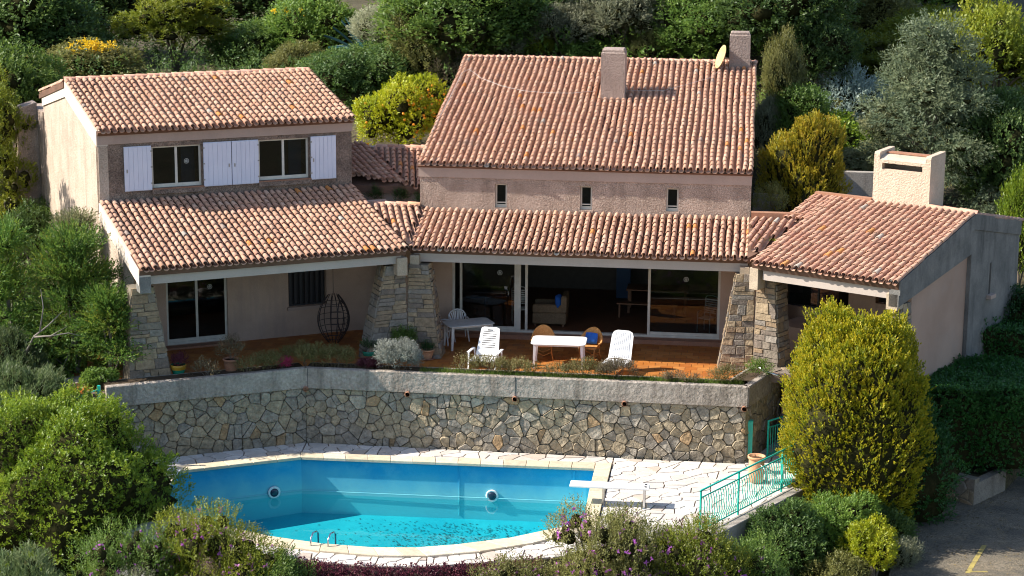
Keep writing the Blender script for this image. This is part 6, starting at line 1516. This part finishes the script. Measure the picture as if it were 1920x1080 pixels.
special('tall_evergreen', -17.4, -.9, -.6, 'second tall evergreen beyond the left edge near the cypress', 'tree', 4.2, 4.2, 10.2, 'dark', 87, sprigs=1800, lumps=40, lump_r=.3, leaves=6, ll=.18, lw=.09)
# ---- planter, pots and wall plants
def small(name, x, y, z, W, Hh, leafm, seed, lab, sprigs=420, D=None, cat='plant', **kw):
    q = dict(lumps=24, lump_r=.34, leaves=7, ll=.048, lw=.018, sl=.17, up=1.0, core=0); q.update(kw)
    return special(name, x, y, z, lab, cat, W, D or W, Hh, leafm, seed, sprigs=sprigs, rad=.012, lim=10, **q)
PZ = -.4
small('silver_bush', .3, -5.0, PZ, 1.15, .72, 'silver', 101, 'round silver grey bush on the parapet by the central pillar', 1500, .8, lumps=24, lump_r=.42, ll=.07, lw=.018)
pp = [(-3.75, -5.95, .7, .35, 'scrag', 'thin twiggy stems on the shaded left parapet', 160), (-3.25, -5.6, .95, .45, 'scrag', 'green leaved straggly shrub left of the parapet corner', 420), (-2.35, -5.0, 1.5, .6, 'scrag', 'yellowish twiggy shrub at the parapet corner', 1000), (-1.45, -4.9, 1.1, .5, 'scrag', 'fading yellow shrub right of the parapet corner', 560), (2.05, -5.05, .35, .5, 'scrag', 'tiny sprig in front of the slatted recliner', 70),
 (2.75, -5.05, 1.3, .42, 'scrag', 'twiggy yellow green shrub right of the slatted recliner', 520), (3.6, -5.05, 1.2, .38, 'scrag', 'spreading twiggy shrub below the left leg of the white table', 420), (4.7, -5.1, 1.1, .28, 'scrag', 'low twiggy shrub under the white table', 260), (5.45, -5.1, 1.1, .42, 'scrag', 'twiggy shrub right of the white table leg', 460), (6.35, -5.15, 1.6, .46, 'dry', 'pale flowering dry shrub before the ribbed recliner', 760), (8.0, -5.2, 1.5, .2, 'dry', 'low dry stems on the parapet left of the right pillar', 260), (9.3, -5.1, 1.2, .42, 'scrag', 'scrubby tuft at the right corner of the parapet', 420), (10.1, -4.3, .8, .4, 'grasstuft', 'fresh green tuft behind the angled right parapet', 300), (-4.75, -6.5, .9, .4, 'dry', 'dry stems left on the shaded parapet', 200)]
for i, (x, y, w, h, lm, lab, n) in enumerate(pp): small('planter_shrub', x, y, PZ, w, h, lm, 110+i, lab, n, .5)
small('red_succulent', -.55, -5.0, PZ, .8, .16, 'redpurple', 130, 'crimson creeping succulent beside the silver bush', 420, .35); small('red_succulent', -2.85, -5.35, PZ, .3, .2, 'magenta', 131, 'small crimson plant in the straggly planter corner', 120, .25)
def grassy(x0, x1, y, z, n, label, leafm='grasstuft', hh=.11, dy=.2):
    g = np.random.default_rng(int(abs(x0*100))); V = []
    for k in range(n):
        p = np.array([g.uniform(x0, x1), y+g.uniform(-dy, dy), z]); a = g.uniform(0, 2*PI); s = .008; h = hh*g.uniform(.5, 1.5); l = g.normal(0, .035, 2)
        V += [p+[s*math.cos(a), s*math.sin(a), 0], p+[l[0]*.5, l[1]*.5, h*.6], p+[l[0], l[1], h], p-[s*math.cos(a), s*math.sin(a), 0]]
    V = np.array(V); me = mesh_np('grass', V, np.arange(len(V)), 4, LM[leafm], np.repeat(g.random(n), 4)); o = bpy.data.objects.new('grass', me); COL.objects.link(o); tag(o, label, 'grass', kind='stuff')
grassy(.9, 9.7, -5.12, PZ+.02, 5200, 'short green and yellow grass growing in the parapet planter'); grassy(-2.2, .0, -4.95, PZ, 400, 'grass in the planter left of the silver bush', 'dry')
small('pot_plant', .12, -3.15, FZ+.36, .75, .5, 'mid', 140, 'leafy green plant in the green rimmed pot', 420, ll=.07); small('pot_plant', .75, -2.98, FZ+.22, .34, .2, 'hedge', 141, 'dark low succulent in the round saucer pot', 120); small('pot_plant', -.85, -3.45, FZ+.25, .45, .3, 'hedge', 142, 'dark plant in the pot left of the central pillar', 160)
small('pot_plant', -5.62, -6.15, -.22, .5, .25, 'redpurple', 143, 'purplish succulent in the green and ochre pot', 200); small('pot_plant', -4.25, -5.75, -.1, .75, .55, 'dry', 144, 'wispy half dead plant in the tall weathered pot', 260)
small('low_plant', -7.4, -7.3, -.7, .9, .5, 'mid', 145, 'leafy plant at the foot of the left pillar outside the parapet', 500, ll=.09, lw=.04)
for i, (x, w, h) in enumerate(((-1.55, .45, .6), (-.75, .4, .55), (-.1, .35, .4))): small('wall_creeper', x, 1.3, 3.0, w, h, 'dark', 150+i, ['left', 'middle', 'right'][i]+' small creeper on the beige wall strip between the two roofs', 220, .25)
small('low_shrub', 10.35, 1.3, 3.0, .9, .9, 'olive', 155, 'brownish low shrub between high wall and small golden conifer', 420, ll=.08)
small('low_shrub', 14.6, 1.4, -.3, 1.4, .8, 'redpurple', 156, 'purplish bush against the pink porch wall', 420, ll=.08, leaves=6)
# moss between the tiles of the right valley
grassy(9.85, 10.7, -1.7, 2.98, 260, 'moss in the valley tiles of the right roof joint', 'yellowgreen', .05, .5)
# red ground cover along the front of the pool terrace
def mat_cover(x0, x1, yf, zf, n, label, leafm, hgt=.12):
    g = np.random.default_rng(9); V = []
    for k in range(n):
        x = g.uniform(x0, x1); y = yf(x)+g.normal(0, .13); p = np.array([x, y, zf+g.uniform(-.35, .03)]); p[1] -= (zf-p[2])*.35
        for j in range(4):
            u = unit(g.normal(size=3)+np.array([0, -.3, .6])); v = unit(np.cross(u, g.normal(size=3))); s = .06*g.uniform(.7, 1.3); V += [p, p+u*s*.5+v*s*.3, p+u*s, p+u*s*.5-v*s*.3]
    V = np.array(V); me = mesh_np('ground_cover', V, np.arange(len(V)), 4, LM[leafm], np.repeat(g.random(len(V)//4), 4)); o = bpy.data.objects.new('ground_cover', me); COL.objects.link(o); tag(o, label, 'ground cover', kind='stuff')
mat_cover(-1.5, 5.2, lambda x: float(np.interp(x, [-1.8, 0, 1.4, 2.6, 3.9, 5.2], [-14.1, -14.48, -14.6, -14.45, -14.05, -13.5]))-.1, DZ+.02, 2300, 'dark red ground cover hanging along the front of the pool surround', 'redpurple')
# ---- agave
ag = (-6.0, 22.5); az = ground_z(*ag)+.0
r = root('agave', (ag[0], ag[1], az), 'big blue green agave at the top edge left of the high roof', 'agave'); g = random.Random(2); first = None
for k in range(26):
    a = k*2.4; e = math.radians(78-58*(k/26)); L = 1.7+.5*(k/26); mb = MB(); n = 7; pts = []
    for j in range(n):
        t = j/(n-1); w = .17*math.sin(PI*(.12+.86*t))**.8*(1-t*.35); rr = L*t*math.cos(e)+.25*t*t*.6; zz = L*t*math.sin(e)-.5*t*t*(k/26)**2*2+.25
        dx, dy = math.cos(a), math.sin(a); pts += [(rr*dx-w*dy, rr*dy+w*dx, zz+.05), (rr*dx, rr*dy, zz-.04), (rr*dx+w*dy, rr*dy-w*dx, zz+.05)]
    mb.idx(pts, [(j*3+q, j*3+q+1, j*3+q+4, j*3+q+3) for j in range(n-1) for q in (0, 1)]); ob = mb.build('leaf', LM['agave'], r, smooth=True, loc=(0, 0, 0)); ob.location = (0, 0, 0)
# dry grass and rocks in the top right corner, grass by the buttress
def tufts(x0, x1, y0, y1, n, leafm, label, h=.3):
    g = np.random.default_rng(77); V = []
    for k in range(n):
        x, y = g.uniform(x0, x1), g.uniform(y0, y1); z = ground_z(x, y); p = np.array([x, y, z-.03])
        for j in range(5):
            a = g.uniform(0, 2*PI); l = g.normal(0, .12, 2); hh = h*g.uniform(.5, 1.3); w = np.array([.02*math.cos(a), .02*math.sin(a), 0]); V += [p+w, p+np.array([l[0]*.5, l[1]*.5, hh*.6]), p+np.array([l[0], l[1], hh]), p-w]
    V = np.array(V); me = mesh_np('grass', V, np.arange(len(V)), 4, LM[leafm], np.repeat(g.random(len(V)//4), 4)); o = bpy.data.objects.new('grass', me); COL.objects.link(o); tag(o, label, 'grass', kind='stuff')
tufts(17, 32, 22, 34, 3500, 'dry', 'dry straw coloured grass on the slope in the top right', .4)
tufts(-22, -11, 4, 14, 3000, 'grasstuft', 'bright green grass beside the buttress', .16)
tufts(-30, 24, 12, 36, 2500, 'olive', 'rough undergrowth between the hillside shrubs', .45)

# continuous low thicket over the hillside, read as one mass between the shrubs
def thicket(name, label, seed, area, n, leafm, hmin, hmax):
    g = np.random.default_rng(seed); x0, x1, y0, y1 = area; k = n//9; cx = g.uniform(x0, x1, k); cy = g.uniform(y0, y1, k); P = []
    for i in range(k):
        R = g.uniform(.45, 1.15); h = g.uniform(hmin, hmax); z0 = ground_z(cx[i], cy[i]); d = unit(g.normal(size=(9, 3))+np.array([0, -.5, .7])); d[:, 2] = np.abs(d[:, 2])
        P.append(np.array([cx[i], cy[i], z0])+d*np.array([R, R, h]))
    P = np.concatenate(P); m = len(P); lv = 6; A = unit(g.normal(0, .45, (m, 3))+np.array([0, 0, 1])); N = m*lv; Pr = np.repeat(P, lv, 0); Ar = np.repeat(A, lv, 0); t = np.tile(np.linspace(0, 1, lv), m)
    perp = unit(np.cross(Ar, g.normal(size=(N, 3)))); dv = unit(Ar*.5+perp); b = Pr+Ar*(t*.3)[:, None]; L = .17*g.uniform(.6, 1.2, N); W = .07*g.uniform(.7, 1.2, N); sd2 = unit(np.cross(dv, Ar+g.normal(0, .3, (N, 3))))
    V = np.empty((N, 4, 3)); V[:, 0] = b; V[:, 1] = b+dv*(L*.5)[:, None]+sd2*(W/2)[:, None]; V[:, 2] = b+dv*L[:, None]; V[:, 3] = b+dv*(L*.5)[:, None]-sd2*(W/2)[:, None]
    T = np.repeat(np.clip(g.random(m)*.6+np.repeat(g.random(k), 9)[:m]*.4, 0, .99), lv); me = mesh_np(name, V.reshape(-1, 3), np.arange(N*4), 4, LM[leafm], np.repeat(T, 4)); o = bpy.data.objects.new(name, me); COL.objects.link(o); tag(o, label, 'undergrowth', kind='stuff')
thicket('undergrowth', 'dense dark evergreen thicket covering the slope behind the left wing', 1, (-36, -6, 17, 52), 11000, 'dark', .8, 2.4)
thicket('undergrowth', 'mixed green scrub covering the slope behind the high roof', 2, (-8, 14, 17, 40), 9500, 'mid', .6, 1.9)
thicket('undergrowth', 'olive scrub on the slope at the upper right', 3, (12, 30, 13, 40), 9500, 'olive', .5, 1.6)
thicket('undergrowth', 'green undergrowth on the bank left of the terrace', 4, (-14, -7.6, -9, 3), 3200, 'mid', .3, .8)
thicket('undergrowth', 'weeds and ground cover along the bottom of the picture', 5, (-8, 12.5, -19, -15.2), 5200, 'olive', .3, .8)
